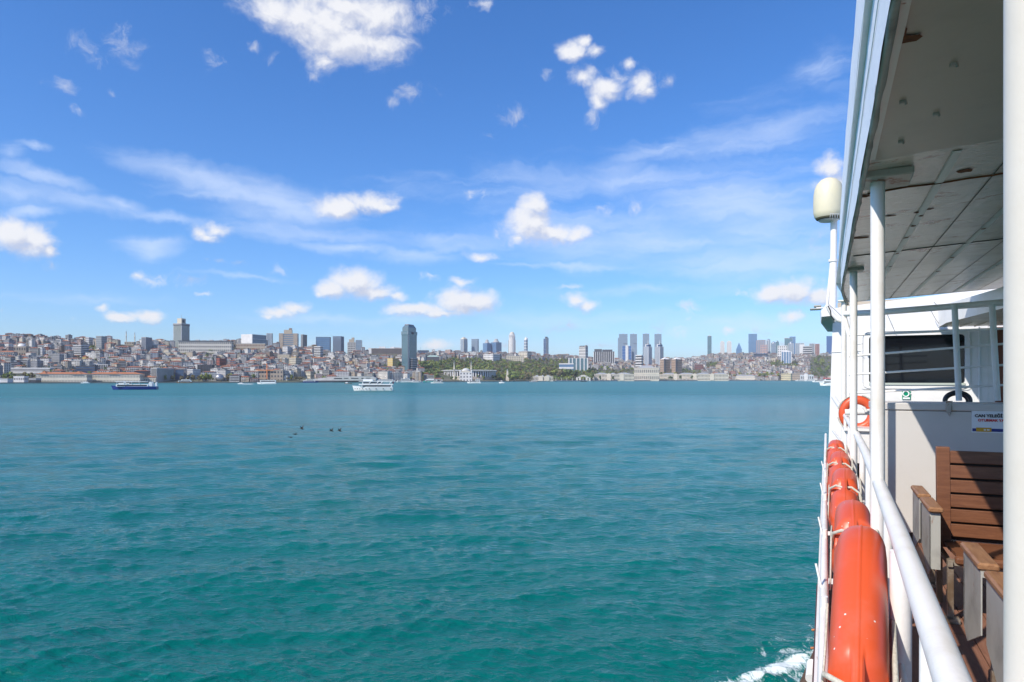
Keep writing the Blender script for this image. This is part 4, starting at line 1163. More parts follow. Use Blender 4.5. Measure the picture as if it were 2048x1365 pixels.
OCC = []          # landmarks as seen: (x0, x1, ytop, ybase, Z)
REFS = []         # (x, y, phrase)
def t_for(px, yb):
    lo, hi = 0.0, 1.0
    for _ in range(30):
        m = (lo+hi)/2; Y, z = terr_t(px, m)
        y = HY - FPX*(z-EYE)/Y
        if y > yb: lo = m
        else: hi = m
    return lo
def place(x0, x1, yb=None, Z=None):
    xc = (x0+x1)/2
    if Z is None:
        Z = terr_t(xc, max(t_for(xc, yb), .015))[0]
    X = (xc-CX)/FPX*Z; az = math.atan((xc-CX)/FPX)
    return xc, Z, X, az, ground(X, Z)
class Bld:
    """a landmark building: Empty at its foot facing the strait; px sizes become metres"""
    def __init__(s, name, cat, label, x0, x1, yt, yb, Z=None, q=1.0, phi=0.0, depth=None, group=None, ref=None, sink=5, occ=True):
        xc, Z, X, az, g = place(x0, x1, yb, Z)
        s.Z = Z; s.m = Z/FPX; s.g = g
        s.zt = EYE + (HY-yt)*s.m                     # roof height over water
        W_ = (x1-x0)*s.m*math.cos(az)
        if q < 1:
            phi = phi or R(35)
            s.w = q*W_/math.cos(phi); s.d = (1-q)*W_/math.sin(phi)
        else:
            s.d = depth or W_*.6
        s.W = W_
        # centre the box behind its near face
        s.h = s.zt - g
        s.sink = sink
        rz = -az-phi
        if q >= 1:
            rz = -az*(.35 if az < 0 else 1)
            s.w = (x1-x0)*s.m/(math.cos(rz)-math.tan(az)*math.sin(rz))
        s.root = empty(name, (X, Z, g), rz, label, cat, group)
        if q >= 1: s.root.location = (X-math.sin(rz)*s.d/2, Z+math.cos(rz)*s.d/2, g)
        if occ: OCC.append((x0, x1, yt, yb if yb else HY-FPX*(g-EYE)/Z, Z))
        if ref: REFS.append((xc, (yt+(yb or yt+20))/2, ref))
    def y(s, py): return EYE + (HY-py)*s.m - s.g      # photo row -> local height
    def part(s, name, mb, mats, label=None):
        return mb.build(name, mats, s.root, label=label)
def facade(mb, w, d, z0, z1, style, nx, nz, cx=0, cy=0, wl=0, gl=1, ny=None):
    """base box with windows; style: grid, band, fins, glass"""
    ny = ny or max(1, int(nx*d/max(w, .1)))
    base = wl if style in ('grid', 'plain') else gl
    mb.box(cx-w/2, cx+w/2, cy-d/2, cy+d/2, z0, z1, base, top=wl)
    H = z1-z0; fz = H/nz
    for si, sd in enumerate(sides(w, d)):
        L_ = sd[3]; n = nx if si in (0, 2) else ny; g = L_/max(n, 1)
        if style == 'grid':
            for k in range(nz):
                for c in range(n): panel(mb, sd, g*(c+.27), g*(c+.73), z0+fz*(k+.28), z0+fz*(k+.74), .15, gl, cx=cx, cy=cy)
        if style in ('band', 'bandfin'):
            for k in range(nz+1): slabbox(mb, sd, 0, L_, z0+fz*k-fz*.2, min(z0+fz*k+fz*.22, z1), .35, wl, cx, cy)
        if style in ('fins', 'bandfin'):
            for c in range(n+1):
                a = min(max(g*c, g*.13), L_-g*.13); slabbox(mb, sd, a-g*.13, a+g*.13, z0, z1, .5, wl, cx, cy)
        if style == 'glass':
            for k in range(1, nz): slabbox(mb, sd, 0, L_, z0+fz*k-.25, z0+fz*k+.25, .12, wl, cx, cy)
            for c in (0, n): 
                a = min(max(g*c, .4), L_-.4); slabbox(mb, sd, a-.4, a+.4, z0, z1, .2, wl, cx, cy)
# city materials for the big buildings
G_BLUE = mat('blue_curtain_glass', (.07,.15,.27), .12, spec=.8, noise=(.03,.3,(.12,.22,.36)))
G_DARKB = mat('dark_blue_glass', (.02,.05,.12), .12, spec=.8, noise=(.03,.3,(.05,.10,.2)))
G_TEAL = mat('teal_glass', (.06,.12,.14), .12, spec=.8, noise=(.03,.3,(.10,.19,.22)))
G_GREY = mat('grey_blue_glass', (.16,.21,.27), .18, spec=.7, noise=(.03,.3,(.22,.28,.34)))
C_WHITE = cm('render_white', (.76,.74,.71)); C_CREAM = cm('render_cream', (.68,.61,.47)); C_GREY = cm('concrete_grey', (.42,.41,.40)); C_LGREY = cm('concrete_pale', (.60,.585,.555))
C_BEIGE = cm('stone_beige', (.50,.42,.32)); C_BROWN = cm('stone_brown', (.30,.22,.17)); C_DARK = cm('cladding_dark', (.09,.095,.11)); C_STONE = cm('palace_stone', (.70,.63,.51)); C_PINK = cm('render_pink', (.50,.33,.28))
C_RED = cm('render_red', (.42,.12,.08)); C_YEL = cm('render_yellow', (.66,.48,.16)); C_TAN = cm('stone_tan', (.44,.36,.28)); R_RED = ROOFS[4][1]; R_LEAD = cm('lead_roof', (.36,.37,.38), .6); R_GREEN = cm('copper_green', (.38,.52,.46)); C_MAROON = cm('cladding_maroon', (.2,.09,.08))

def simple(name, cat, label, x0, x1, yt, yb, style, nx, nz, wall, glass, Z=None, q=1.0, depth=None, roof=None, top=None, ref=None, group=None, phi=0, pent=None, bodyname='tower_body'):
    b = Bld(name, cat, label, x0, x1, yt, yb, Z, q, phi, depth, group, ref)
    mb = MB(); facade(mb, b.w, b.d, -b.sink, b.h, style, nx, nz)
    b.part(bodyname, mb, [wall, glass])
    if roof:
        mb = MB(); k, hh = roof; hiproof(mb, b.w, b.d, b.h, hh, .8, 0); b.part('roof', mb, k)
    else:
        mb = MB(); mb.box(-b.w/2-.3, b.w/2+.3, -b.d/2-.3, b.d/2+.3, b.h-.02, b.h+1.1, 0)
        b.part('parapet', mb, top or wall)
    for pt in (pent or []):
        fx0, fx1, py, m = pt[:4]
        mb = MB(); zt = b.y(py)
        mb.box(-b.w/2+b.w*fx0, -b.w/2+b.w*fx1, -b.d*.28, b.d*.28, b.h+1.0, zt, 0)
        b.part('penthouse', mb, m)
    return b
def antenna(b, fx, y0, y1, r=.5, m=None):
    mb = MB(); x = -b.w/2+b.w*fx
    mb.tube([(x, 0, b.y(y0)), (x, 0, b.y(y1))], [r, r*.4], 6); b.part('antenna', mb, m or C_GREY)

# --- towers and big blocks, left to right
RZ = lambda px, e=0: lerp_table(SHORE, px)+lerp_table(DEPTH, px)+e
b = Bld('hotel_tower', 'hotel', 'tall slab hotel tower with pale ribbed flank, dark right side and white box on top', 347, 379, 648, 693, RZ(362, 20), .5, R(40), ref='the ribbed hotel tower')
mb = MB(); facade(mb, b.w, b.d, -5, b.y(652), 'fins', 8, 12, ny=9); b.part('tower_body', mb, [C_WHITE, mat('green_tint_glass', (.10,.15,.12), .3)])
mb = MB(); mb.box(-b.w/2-.9, b.w/2+.9, -b.d/2-.9, b.d/2+.9, b.y(652), b.y(650.6), 1); mb.box(-b.w/2-.7, b.w/2+.7, -b.d/2-.7, b.d/2+.7, b.y(650.6), b.y(648), 0); b.part('cornice', mb, [C_GREY, C_DARK])
mb = MB(); mb.box(-b.w*.27, b.w*.27, -b.d*.27, b.d*.27, b.y(648), b.y(637.5), 0); b.part('penthouse', mb, C_CREAM)
mb = MB(); mb.box(b.w*.272, b.w*.29, -b.d*.18, b.d*.1, b.y(646), b.y(640), 0); b.part('roof_sign', mb, C_DARK)
antenna(b, .5, 637.5, 629.5, .5)
# long flat apartment range
b = Bld('long_apartment_block', 'building', 'very long pale apartment range with many square windows and dark eaves', 357, 463, 683, 706, depth=22, ref='the long apartment range')
mb = MB(); facade(mb, b.w, b.d, -8, b.h, 'grid', 27, 4); b.part('wall', mb, [cm('stone_warm', (.66,.62,.55)), GL])
mb = MB(); mb.box(-b.w/2-1.4, b.w/2+1.4, -b.d/2-1.4, b.d/2+1.4, b.h-.05, b.h+1.6, 0); b.part('eaves', mb, C_DARK)
for k in range(5):
    mb = MB(); x = -b.w*.2 + k*b.w*.13; mb.box(x, x+b.w*.07, -2, 6, b.h+1.6, b.y(679.5+(k % 2)*1.2), 0); b.part('penthouse', mb, C_LGREY)
b = simple('culture_centre', 'building', 'boxy culture centre, white blank left end and dark glass right front', 483, 533, 671, 690, 'glass', 6, 3, C_WHITE, G_DARKB, Z=RZ(505, 10), q=.44, phi=R(42), ref='the boxy culture centre', bodyname='wall')
mb = MB(); sd = sides(b.w, b.d)[0]; slabbox(mb, sd, 0, b.w, 0, b.h+1, 1.2, 0); b.part('side_panel', mb, C_WHITE)
b = simple('university_building', 'building', 'long low stone building with tall dark windows below the culture centre', 472, 530, 688, 698, 'grid', 19, 2, C_BEIGE, C_MAROON, depth=20, top=C_LGREY, bodyname='wall')
simple('office_tower', 'tower', 'slim pale grey tower right behind the culture centre', 533, 544, 667.5, 690, 'fins', 4, 5, C_LGREY, G_GREY, Z=RZ(538, 500))
b = simple('hotel_block', 'hotel', 'broad beige hotel block with pale ribbon windows and stepped top', 558, 595, 668, 694, 'band', 8, 9, C_TAN, G_GREY, Z=RZ(576, 40), depth=18, ref='the broad beige hotel')
mb = MB()
for sx in (-1, 1): mb.box(sx*b.w*.40-b.w*.11, sx*b.w*.40+b.w*.11, -b.d/2-1.0, -b.d/2+1, -5, b.h, 0)
b.part('end_pier', mb, C_BEIGE) if False else None
for sx in (-.5, .28):
    mb = MB(); mb.box(sx*b.w, sx*b.w+b.w*.22, -b.d/2-1.2, -b.d/2+1, -5, b.h+1.2, 0); b.part('end_pier', mb, C_TAN)
mb = MB(); mb.box(-b.w*.25, b.w*.18, -5, 5, b.h+1, b.y(660), 0); b.part('penthouse', mb, C_BEIGE)
mb = MB(); mb.box(b.w*.02, b.w*.16, -4, 4, b.y(660), b.y(656.5), 0); b.part('penthouse', mb, C_BROWN)
simple('office_tower', 'tower', 'narrow brownish tower standing alone right of the beige hotel block', 602, 614, 670.5, 694, 'fins', 3, 4, C_TAN, G_GREY, Z=RZ(608, 300), q=.3, phi=R(30))
b = simple('glass_hotel', 'tower', 'wide blue glass slab with dark frame, left of a pair', 632, 660, 675, 700, 'glass', 6, 9, C_DARK, G_BLUE, Z=RZ(646, 120), depth=18, ref='the blue glass slab')
simple('glass_tower', 'tower', 'bluish grey glass tower, plain top, right of the wide blue slab', 666, 688, 674, 702, 'fins', 9, 4, mat('violet_grey_mullion', (.17,.2,.27), .4), G_GREY, Z=RZ(677, 150), q=.72, phi=R(20), ref='the bluish grey tower')
b = Bld('terraced_tower', 'tower', 'grey stepped tower joined to a plain bluish block at its right', 695, 723, 681, 703, RZ(709, 100), depth=16)
mb = MB(); facade(mb, b.w*.56, b.d, -5, b.y(685), 'bandfin', 5, 8, cx=-b.w*.22); b.part('tower_body', mb, [C_LGREY, GL])
mb = MB(); mb.box(-b.w*.40, -b.w*.05, -5, 5, b.y(685), b.y(679), 0); mb.box(-b.w*.22, -b.w*.05, -5, 5, b.y(679), b.y(675.5), 0); b.part('stepped_top', mb, C_BEIGE)
mb = MB(); facade(mb, b.w*.42, b.d, -5, b.y(680.5), 'glass', 3, 4, cx=b.w*.29); b.part('side_block', mb, [C_GREY, G_GREY])
b = simple('slab_hotel', 'hotel', 'long low brown slab hotel ending at the dark tower', 737, 803, 697.5, 711, 'fins', 30, 2, C_BROWN, C_DARK, Z=RZ(770, 30), depth=18, top=C_LGREY, pent=[(.32, .5, 693.5, C_WHITE), (.66, .78, 694, C_WHITE)])
for fx in (-.5,):
    mb = MB(); mb.box(fx*b.w-.5, fx*b.w+b.w*.09, -b.d/2-1, b.d/2, -5, b.h+1.2, 0); b.part('end_wall', mb, C_WHITE)
# dark landmark tower
b = Bld('landmark_tower', 'skyscraper', 'tallest dark glass skyscraper on the left shore with notched shoulders and chamfered glass crown', 802.5, 834.5, 664, 721, 1900, .42, R(38), ref='the tallest dark skyscraper')
mb = MB(); facade(mb, b.w*.94, b.d*.94, -5, b.y(671), 'glass', 4, 26, ny=5); b.part('tower_body', mb, [mat('steel_line', (.13,.15,.18), .4), G_TEAL])
mb = MB(); facade(mb, b.w*1.0, b.d*1.0, b.y(671), b.y(664), 'glass', 4, 3); b.part('shoulder', mb, [mat('pale_steel', (.34,.36,.38), .4), G_TEAL])
mb = MB(); w2, d2 = b.w*.43, b.d*.43
z0, z1, z2 = b.y(664), b.y(656.5), b.y(650.5)
mb.box(-w2, w2, -d2, d2, z0, z1, 0)
mb.add([(-w2,-d2,z1),(w2,-d2,z1),(w2,d2,z1),(-w2,d2,z1),(-w2*.62,-d2*.62,z2),(w2*.62,-d2*.62,z2),(w2*.62,d2*.62,z2),(-w2*.62,d2*.62,z2)], [(0,1,5,4),(1,2,6,5),(2,3,7,6),(3,0,4,7),(4,5,6,7)], 0)
b.part('crown', mb, mat('crown_glass', (.12,.17,.19), .12, spec=.8))
mb = MB(); w3 = w2*.66; mb.box(-w3, w3, -d2*.66, d2*.66, z2-.6, z2+.9, 0); b.part('crown_rim', mb, cm('copper_rim', (.28,.14,.10)))
mb = MB(); sd = sides(b.w, b.d)[1]; slabbox(mb, sd, b.d*.36, b.d*.62, b.y(669.5), b.y(665), .8, 0); b.part('badge', mb, C_DARK)
mb = MB(); sd = sides(b.w*.94, b.d*.94)[1]; slabbox(mb, sd, b.d*.02, b.d*.1, 0, b.y(671), .6, 0); b.part('light_fin', mb, C_WHITE)
mb = MB(); slabbox(mb, sd, -.3, b.d*.018, 0, b.y(671), .9, 0); b.part('dark_edge', mb, C_DARK)
b = simple('building_site', 'building site', 'dark unfinished blocks with thin cranes right of the dark tower', 835, 857, 701.5, 707, 'fins', 8, 2, C_DARK, G_DARKB, Z=RZ(846, 400), depth=25, bodyname='wall')
antenna(b, .25, 701, 694, .4); antenna(b, .75, 701, 693.5, .4)
# mid-distance skyline
b = simple('office_tower', 'tower', 'blue and cream tower with small pointed top, first of the middle cluster', 921, 935, 679, 705, 'fins', 3, 4, C_CREAM, G_BLUE, Z=4600, q=.45, phi=R(38), ref='the cream-topped blue tower')
mb = MB(); hiproof(mb, b.w, b.d, b.h+1, 14, .5, 0); b.part('roof', mb, C_CREAM)
simple('office_tower', 'tower', 'plain grey blue flat-topped tower, second of the middle cluster', 943, 957.5, 679, 705, 'glass', 3, 5, C_DARK, G_GREY, Z=4650, q=.86, phi=R(30))
for x0, x1, lab in ((966, 982, 'left half of the dark blue twin blocks with domed roof lantern'), (981.5, 1003, 'right and wider half of the dark blue twin blocks with domed lantern')):
    b = Bld('twin_block', 'tower', lab, x0, x1, 687 if x0 < 970 else 685.5, 705, 4400+x0-966, .5, R(45), ref='the dark twin blocks' if x0 > 970 else None, group='dark blue twin blocks on the skyline')
    mb = MB(); facade(mb, b.w, b.d, -5, b.h, 'fins', 4, 5); b.part('tower_body', mb, [mat('blue_mullion', (.10,.18,.32), .4), G_BLUE])
    mb = MB(); rr_ = b.W*.2; mb.lathe([(rr_*1.5, b.h), (rr_*1.4, b.h+8), (rr_, b.h+9), (rr_, b.h+16), (rr_*.8, b.h+21), (rr_*.3, b.h+24), (.01, b.h+25)], 12, 0); b.part('roof_lantern', mb, C_GREY)
b = Bld('round_tower', 'tower', 'tall white round tower with ribbed shaft, highest of the middle skyline', 1018, 1030, 668, 706, 4200, ref='the white round tower')
rr_ = b.W/2; mb = MB(); prof = [(rr_, -5), (rr_, b.y(676)), (rr_*.86, b.y(675.5)), (rr_*.86, b.y(668)), (rr_*.6, b.y(667)), (.01, b.y(666.5))]
mb.lathe(prof, 20, 0); b.part('tower_body', mb, C_LGREY)
mb = MB()
for k in range(16):
    t = k*math.pi/8; mb.box(rr_*1.01*math.cos(t)-.9, rr_*1.01*math.cos(t)+.9, rr_*1.01*math.sin(t)-.9, rr_*1.01*math.sin(t)+.9, -5, b.y(670), 0)
b.part('ribs', mb, C_WHITE)
mb = MB(); mb.lathe([(rr_*.7, b.y(668)), (rr_*.75, b.y(666)), (rr_*.5, b.y(665)), (.01, b.y(663.5))], 14, 0); b.part('crown', mb, C_CREAM)
simple('low_wing', 'tower', 'low beige block against the foot of the round tower', 1017, 1031, 681, 706, 'fins', 8, 3, C_BEIGE, C_LGREY, Z=4260, depth=30)
b = simple('office_tower', 'tower', 'slim grey tower with slanting peaked crown, between the round tower and the split tower', 1048, 1055.5, 680, 706, 'band', 3, 10, C_LGREY, G_GREY, Z=4700, q=.6, phi=R(35))
mb = MB(); mb.add([(-b.w/2,-b.d/2,b.h),(b.w/2,-b.d/2,b.h),(b.w/2,b.d/2,b.h),(-b.w/2,b.d/2,b.h),(-b.w*.1,0,b.y(674)),(b.w/2,b.d/2,b.y(676.5))], [(0,1,4),(1,5,4),(1,2,5),(2,3,4,5),(3,0,4)], 0); b.part('crown', mb, C_WHITE)
b = Bld('split_tower', 'tower', 'thin tower split into dark glass left and pale right half', 1087, 1097, 678, 707, 4600, .5, R(45), ref='the split thin tower')
mb = MB(); facade(mb, b.w, b.d, -5, b.h, 'glass', 2, 8); b.part('tower_body', mb, [C_LGREY, G_DARKB])
mb = MB(); sd = sides(b.w, b.d)[1]; slabbox(mb, sd, b.d*.25, b.d, -5, b.y(676), 1, 0); b.part('pale_half', mb, C_LGREY)
mb = MB(); mb.box(-b.w*.1, b.w*.35, -b.d*.3, b.d*.3, b.h, b.y(674), 0); b.part('penthouse', mb, C_DARK)
# right-centre blocks
b = simple('hotel_tower', 'hotel', 'brown and white stepped block with dark top, left of the domed palace gate trees', 1158, 1176, 694, 716, 'grid', 6, 7, C_LGREY, GL, Z=2950, q=.72, phi=R(35), top=C_DARK, pent=[(.0, .55, 692, C_DARK), (.8, 1.0, 691.5, C_BROWN)], ref='the dark-topped stepped block')
b = simple('hotel_block', 'hotel', 'wide pale hotel with dark mansard and vertical white piers', 1187, 1229, 704, 721, 'fins', 10, 3, C_WHITE, GL, Z=3150, depth=40, top=C_DARK, pent=[(.04, .4, 698.5, C_DARK), (.42, .9, 699.5, C_DARK)], ref='the dark-mansard hotel')
b = simple('office_block', 'building', 'low blue glass and white cornered office group above the park', 1137, 1176, 717, 738, 'fins', 5, 1, C_WHITE, G_TEAL, Z=2650, depth=60, ref='the blue-white office group', bodyname='wall')
simple('office_block', 'building', 'pale office with flat roof just left of the blue and white office group', 1118, 1147, 727.5, 735, 'band', 6, 2, C_WHITE, G_BLUE, Z=2600, depth=30, bodyname='wall')
for x0, x1, yt, lab, q in ((1238, 1255, 668.5, 'leftmost of four tall grey glass towers, lower step on its left', .3), (1260, 1274, 668.5, 'second from left of four tall grey glass towers', .2), (1285.5, 1298.5, 668, 'third from left of four tall grey glass towers, darker', .12), (1309, 1323, 668.5, 'rightmost of four tall grey glass towers, notched left side', .2)):
    b = Bld('glass_skyscraper', 'skyscraper', lab, x0, x1, yt, 712, 5600, depth=70, group='four tall grey glass towers', ref='the four grey towers' if x0 == 1260 else None)
    mb = MB(); facade(mb, b.w, b.d, -20, b.h, 'glass', 2, 11); b.part('tower_body', mb, [mat('pale_mullion', (.30,.34,.39), .4), G_GREY])
    mb = MB(); sd = sides(b.w, b.d)[0]; slabbox(mb, sd, b.w*.5, b.w, b.y(688.6), b.y(687.2), .6, 0); b.part('plant_floor', mb, C_DARK)
    mb = MB(); mb.box(-b.w*.1, b.w*.1, -5, 5, b.h, b.h+5, 0); b.part('roof_plant', mb, C_GREY)
    if x0 == 1238:
        mb = MB(); mb.box(-b.w*.5-9, -b.w*.5+1, -30, 30, -20, b.y(676), 0); b.part('side_step', mb, G_GREY)
b = Bld('office_tower', 'tower', 'white-centred tower with bright blue glass flanks before the grey towers', 1244, 1263, 692.5, 722, 3900, depth=40, ref='the blue-flanked white tower')
mb = MB(); facade(mb, b.w, b.d, -10, b.h, 'glass', 3, 7); b.part('tower_body', mb, [C_WHITE, mat('bright_blue_glass', (.03,.11,.30), .15, spec=.8)])
mb = MB(); mb.box(-b.w*.14, b.w*.16, -b.d/2-3, b.d/2, -10, b.y(691), 0); b.part('core', mb, C_WHITE)
simple('office_tower', 'tower', 'grey lavender glass side of the blue-flanked tower', 1263, 1268, 697, 722, 'glass', 2, 6, C_LGREY, G_GREY, Z=3960)
for x0, x1, lab in ((1288, 1304, 'left of two white residential towers with blue cap and spire'), (1311, 1327, 'right of two white residential towers with blue cap and spire')):
    b = Bld('spired_tower', 'tower', lab, x0, x1, 692, 731, 3300, .55, R(40), group='two white towers with spires', ref='the white spired towers' if x0 == 1288 else None)
    mb = MB(); facade(mb, b.w, b.d, -8, b.y(694), 'fins', 4, 6, ny=4); b.part('tower_body', mb, [C_WHITE, G_GREY])
    mb = MB(); mb.box(-b.w*.33, b.w*.33, -b.d*.33, b.d*.33, b.y(694), b.y(689), 0); b.part('crown', mb, C_WHITE)
    mb = MB(); mb.box(-b.w*.10, b.w*.38, -b.d*.38, b.d*.38, b.y(693.5), b.y(690), 0); b.part('crown_window', mb, G_DARKB)
    mb = MB(); mb.tube([(0, 0, b.y(689)), (0, 0, b.y(680))], [1.6, .5], 8); b.part('spire', mb, C_WHITE)
simple('apartment_block', 'building', 'plain white block with horizontal bands left of the spired towers', 1271, 1286, 711, 728, 'band', 4, 6, C_WHITE, GL, Z=3050, q=.8, phi=R(25), bodyname='wall')
for x0, x1, lab in ((1320, 1340, 'left of two chunky tan hotel blocks with white pyramid roofs'), (1343, 1364, 'right of two chunky tan hotel blocks with white pyramid roofs')):
    b = Bld('tan_hotel', 'hotel', lab, x0, x1, 719, 738, 2900, .45, R(45), group='two tan hotel blocks', ref='the two tan hotels' if x0 == 1343 else None)
    mb = MB(); facade(mb, b.w, b.d, -8, b.h, 'grid', 5, 7, ny=5); b.part('tower_body', mb, [cm('tan_precast', (.42,.30,.22)), mat('precast_window', (.12,.10,.09), .3)])
    mb = MB(); w4 = .12*b.w; mb.box(b.w/2-w4, b.w/2+1.2, -b.d/2-1.2, -b.d/2+w4, -8, b.h+1, 0); b.part('corner_pier', mb, C_DARK)
    mb = MB(); hiproof(mb, b.w*.9, b.d*.9, b.h, 8, .5, 0); b.part('roof', mb, C_WHITE)
# right skyline
RS = [(1415, 1423, 673, 705, 'glass', 2, 6, C_DARK, G_TEAL, 5200, 'thin dark blue tower standing alone left of the white pair'),
 (1440.5, 1449, 684.5, 708, 'fins', 3, 4, C_WHITE, C_LGREY, 4900, 'left of a pair of slim white towers'),
 (1453.5, 1463, 684, 708, 'fins', 3, 4, C_WHITE, C_LGREY, 4900, 'right of a pair of slim white towers'),
 (1497, 1514, 668.5, 705, 'glass', 3, 1, G_BLUE, G_BLUE, 5000, 'broad tall plain blue tower, tallest on the right skyline'),
 (1513, 1531, 681, 706, 'fins', 5, 4, C_PINK, G_GREY, 4800, 'pinkish grey block against the broad blue tower'),
 (1516, 1529, 680.5, 690, 'glass', 2, 4, C_GREY, G_TEAL, 5100, 'teal box top rising behind the pinkish grey block'),
 (1521, 1535, 690.5, 707, 'grid', 4, 6, C_PINK, G_BLUE, 4500, 'pink office with blue centre below the teal box'),
 (1532.5, 1541, 682, 706, 'fins', 2, 4, C_LGREY, G_GREY, 4900, 'slim lavender grey tower with rounded shoulders'),
 (1542, 1552, 687.5, 708, 'glass', 2, 4, C_GREY, G_GREY, 4700, 'pale blue grey box tower left of the pointed dark one'),
 (1551, 1558, 686, 706, 'glass', 2, 4, C_DARK, G_TEAL, 4800, 'narrow dark teal tower with pointed top'),
 (1569, 1585, 677, 704, 'glass', 3, 4, C_GREY, G_TEAL, 5000, 'teal glass tower with slanted white roof edge'),
 (1579, 1591, 674, 704, 'glass', 2, 5, G_BLUE, G_BLUE, 5200, 'taller blue tower behind the slant-roofed one'),
 (1555, 1575, 692, 714, 'grid', 5, 6, C_WHITE, GL, 4000, 'white office building with gridded windows below the slant-roofed tower'),
 (1577, 1587, 687.5, 708, 'fins', 3, 4, C_LGREY, G_GREY, 4400, 'round-shouldered grey tower in front of the taller blue one'),
 (1591, 1608, 687, 705, 'fins', 5, 2, C_LGREY, G_GREY, 4900, 'wide pale grey block with dark roofline'),
 (1599, 1609, 689.5, 702, 'plain', 2, 2, C_WHITE, GL, 4700, 'small bright white block before the wide pale one'),
 (1606, 1624, 693, 709, 'band', 5, 5, C_LGREY, GL, 4300, 'stepped block with horizontal grey bands'),
 (1619, 1629, 688, 708, 'fins', 3, 3, C_TAN, G_GREY, 4500, 'tan and green slab right of the banded block'),
 (1630, 1639, 688.5, 710, 'fins', 3, 4, C_PINK, C_MAROON, 4400, 'dark pink tower with cream cap, near the ferry wall'),
 (1653, 1666, 673, 704, 'glass', 3, 1, mat('royal_blue_frame', (.04,.10,.26), .3), mat('royal_blue_glass', (.03,.09,.25), .12, spec=.8), 4400, 'royal blue tower half hidden by the ferry wall')]
for x0, x1, yt, yb, st, nx, nz, wl, gl, Z, lab in RS:
    b = simple('skyline_tower', 'tower', lab, x0, x1, yt, yb, st, nx, nz, wl, gl, Z=Z, depth=(x1-x0)*Z/FPX*.8)
    if 'slant' in lab and 'teal' in lab:
        mb = MB(); mb.prism([(-b.w/2, b.h), (b.w/2, b.h-8), (b.w/2, b.h-4), (-b.w/2, b.h+5)], -b.d*.5, b.d*.5, 0, 'y'); b.part('slanted_roof', mb, C_WHITE)
    if 'pointed' in lab or 'rounded' in lab or 'round-shouldered' in lab:
        mb = MB(); r_ = b.w*.45; mb.lathe([(r_, b.h), (r_*.9, b.h+6), (r_*.6, b.h+12), (.01, b.h+16)], 12, 0); b.part('crown', mb, gl)
    if 'white' in lab and 'pair' in lab:
        mb = MB(); mb.box(-b.w*.3, b.w*.3, -b.d*.3, b.d*.3, b.h, b.h+6, 0); b.part('penthouse', mb, C_CREAM)
REFS += [(1505, 690, 'the broad blue tower'), (1452, 696, 'the slim white pair'), (1570, 700, 'the gridded white office'), (1619, 700, 'the banded stepped block'), (1419, 690, 'the thin dark blue tower')]
b = Bld('pyramid_building', 'building', 'steep blue triangular glass building on the right skyline', 1472, 1484, 698, 704, 4800, depth=40, ref='the blue glass triangle')
mb = MB(); w2 = b.w*.5; z0 = b.y(700); mb.add([(-w2,-w2,z0),(w2,-w2,z0),(w2,w2,z0),(-w2,w2,z0),(0,0,b.y(685))], [(0,1,4),(1,2,4),(2,3,4),(3,0,4)], 0); mb.box(-w2*.95, w2*.95, -w2*.95, w2*.95, -5, z0, 0); b.part('tower_body', mb, G_BLUE)
mb = MB()
for k in range(1, 5):
    t = k/5; w3 = w2*(1-t)*1.02; z = z0+(b.y(685)-z0)*t; mb.box(-w3, w3, -w3, w3, z-.8, z+.8, 0)
b.part('floor_bands', mb, mat('blue_band', (.09,.17,.28), .4))
b = simple('office_block', 'building', 'white portal-framed office with blue glass centre on the right slope', 1562, 1583, 704, 716, 'fins', 4, 2, C_WHITE, G_BLUE, Z=3750, depth=30, bodyname='wall', roof=(C_WHITE, 6))
simple('school_block', 'building', 'dark navy low block below the right skyline towers', 1507, 1535, 708, 712.5, 'band', 6, 2, G_DARKB, GL, Z=4000, depth=30, bodyname='wall')
simple('brick_block', 'building', 'maroon brick block with pale roof on the right slope', 1389, 1407, 729, 740, 'grid', 5, 3, C_MAROON, GL, depth=20, bodyname='wall', top=C_LGREY, ref='the maroon brick block')

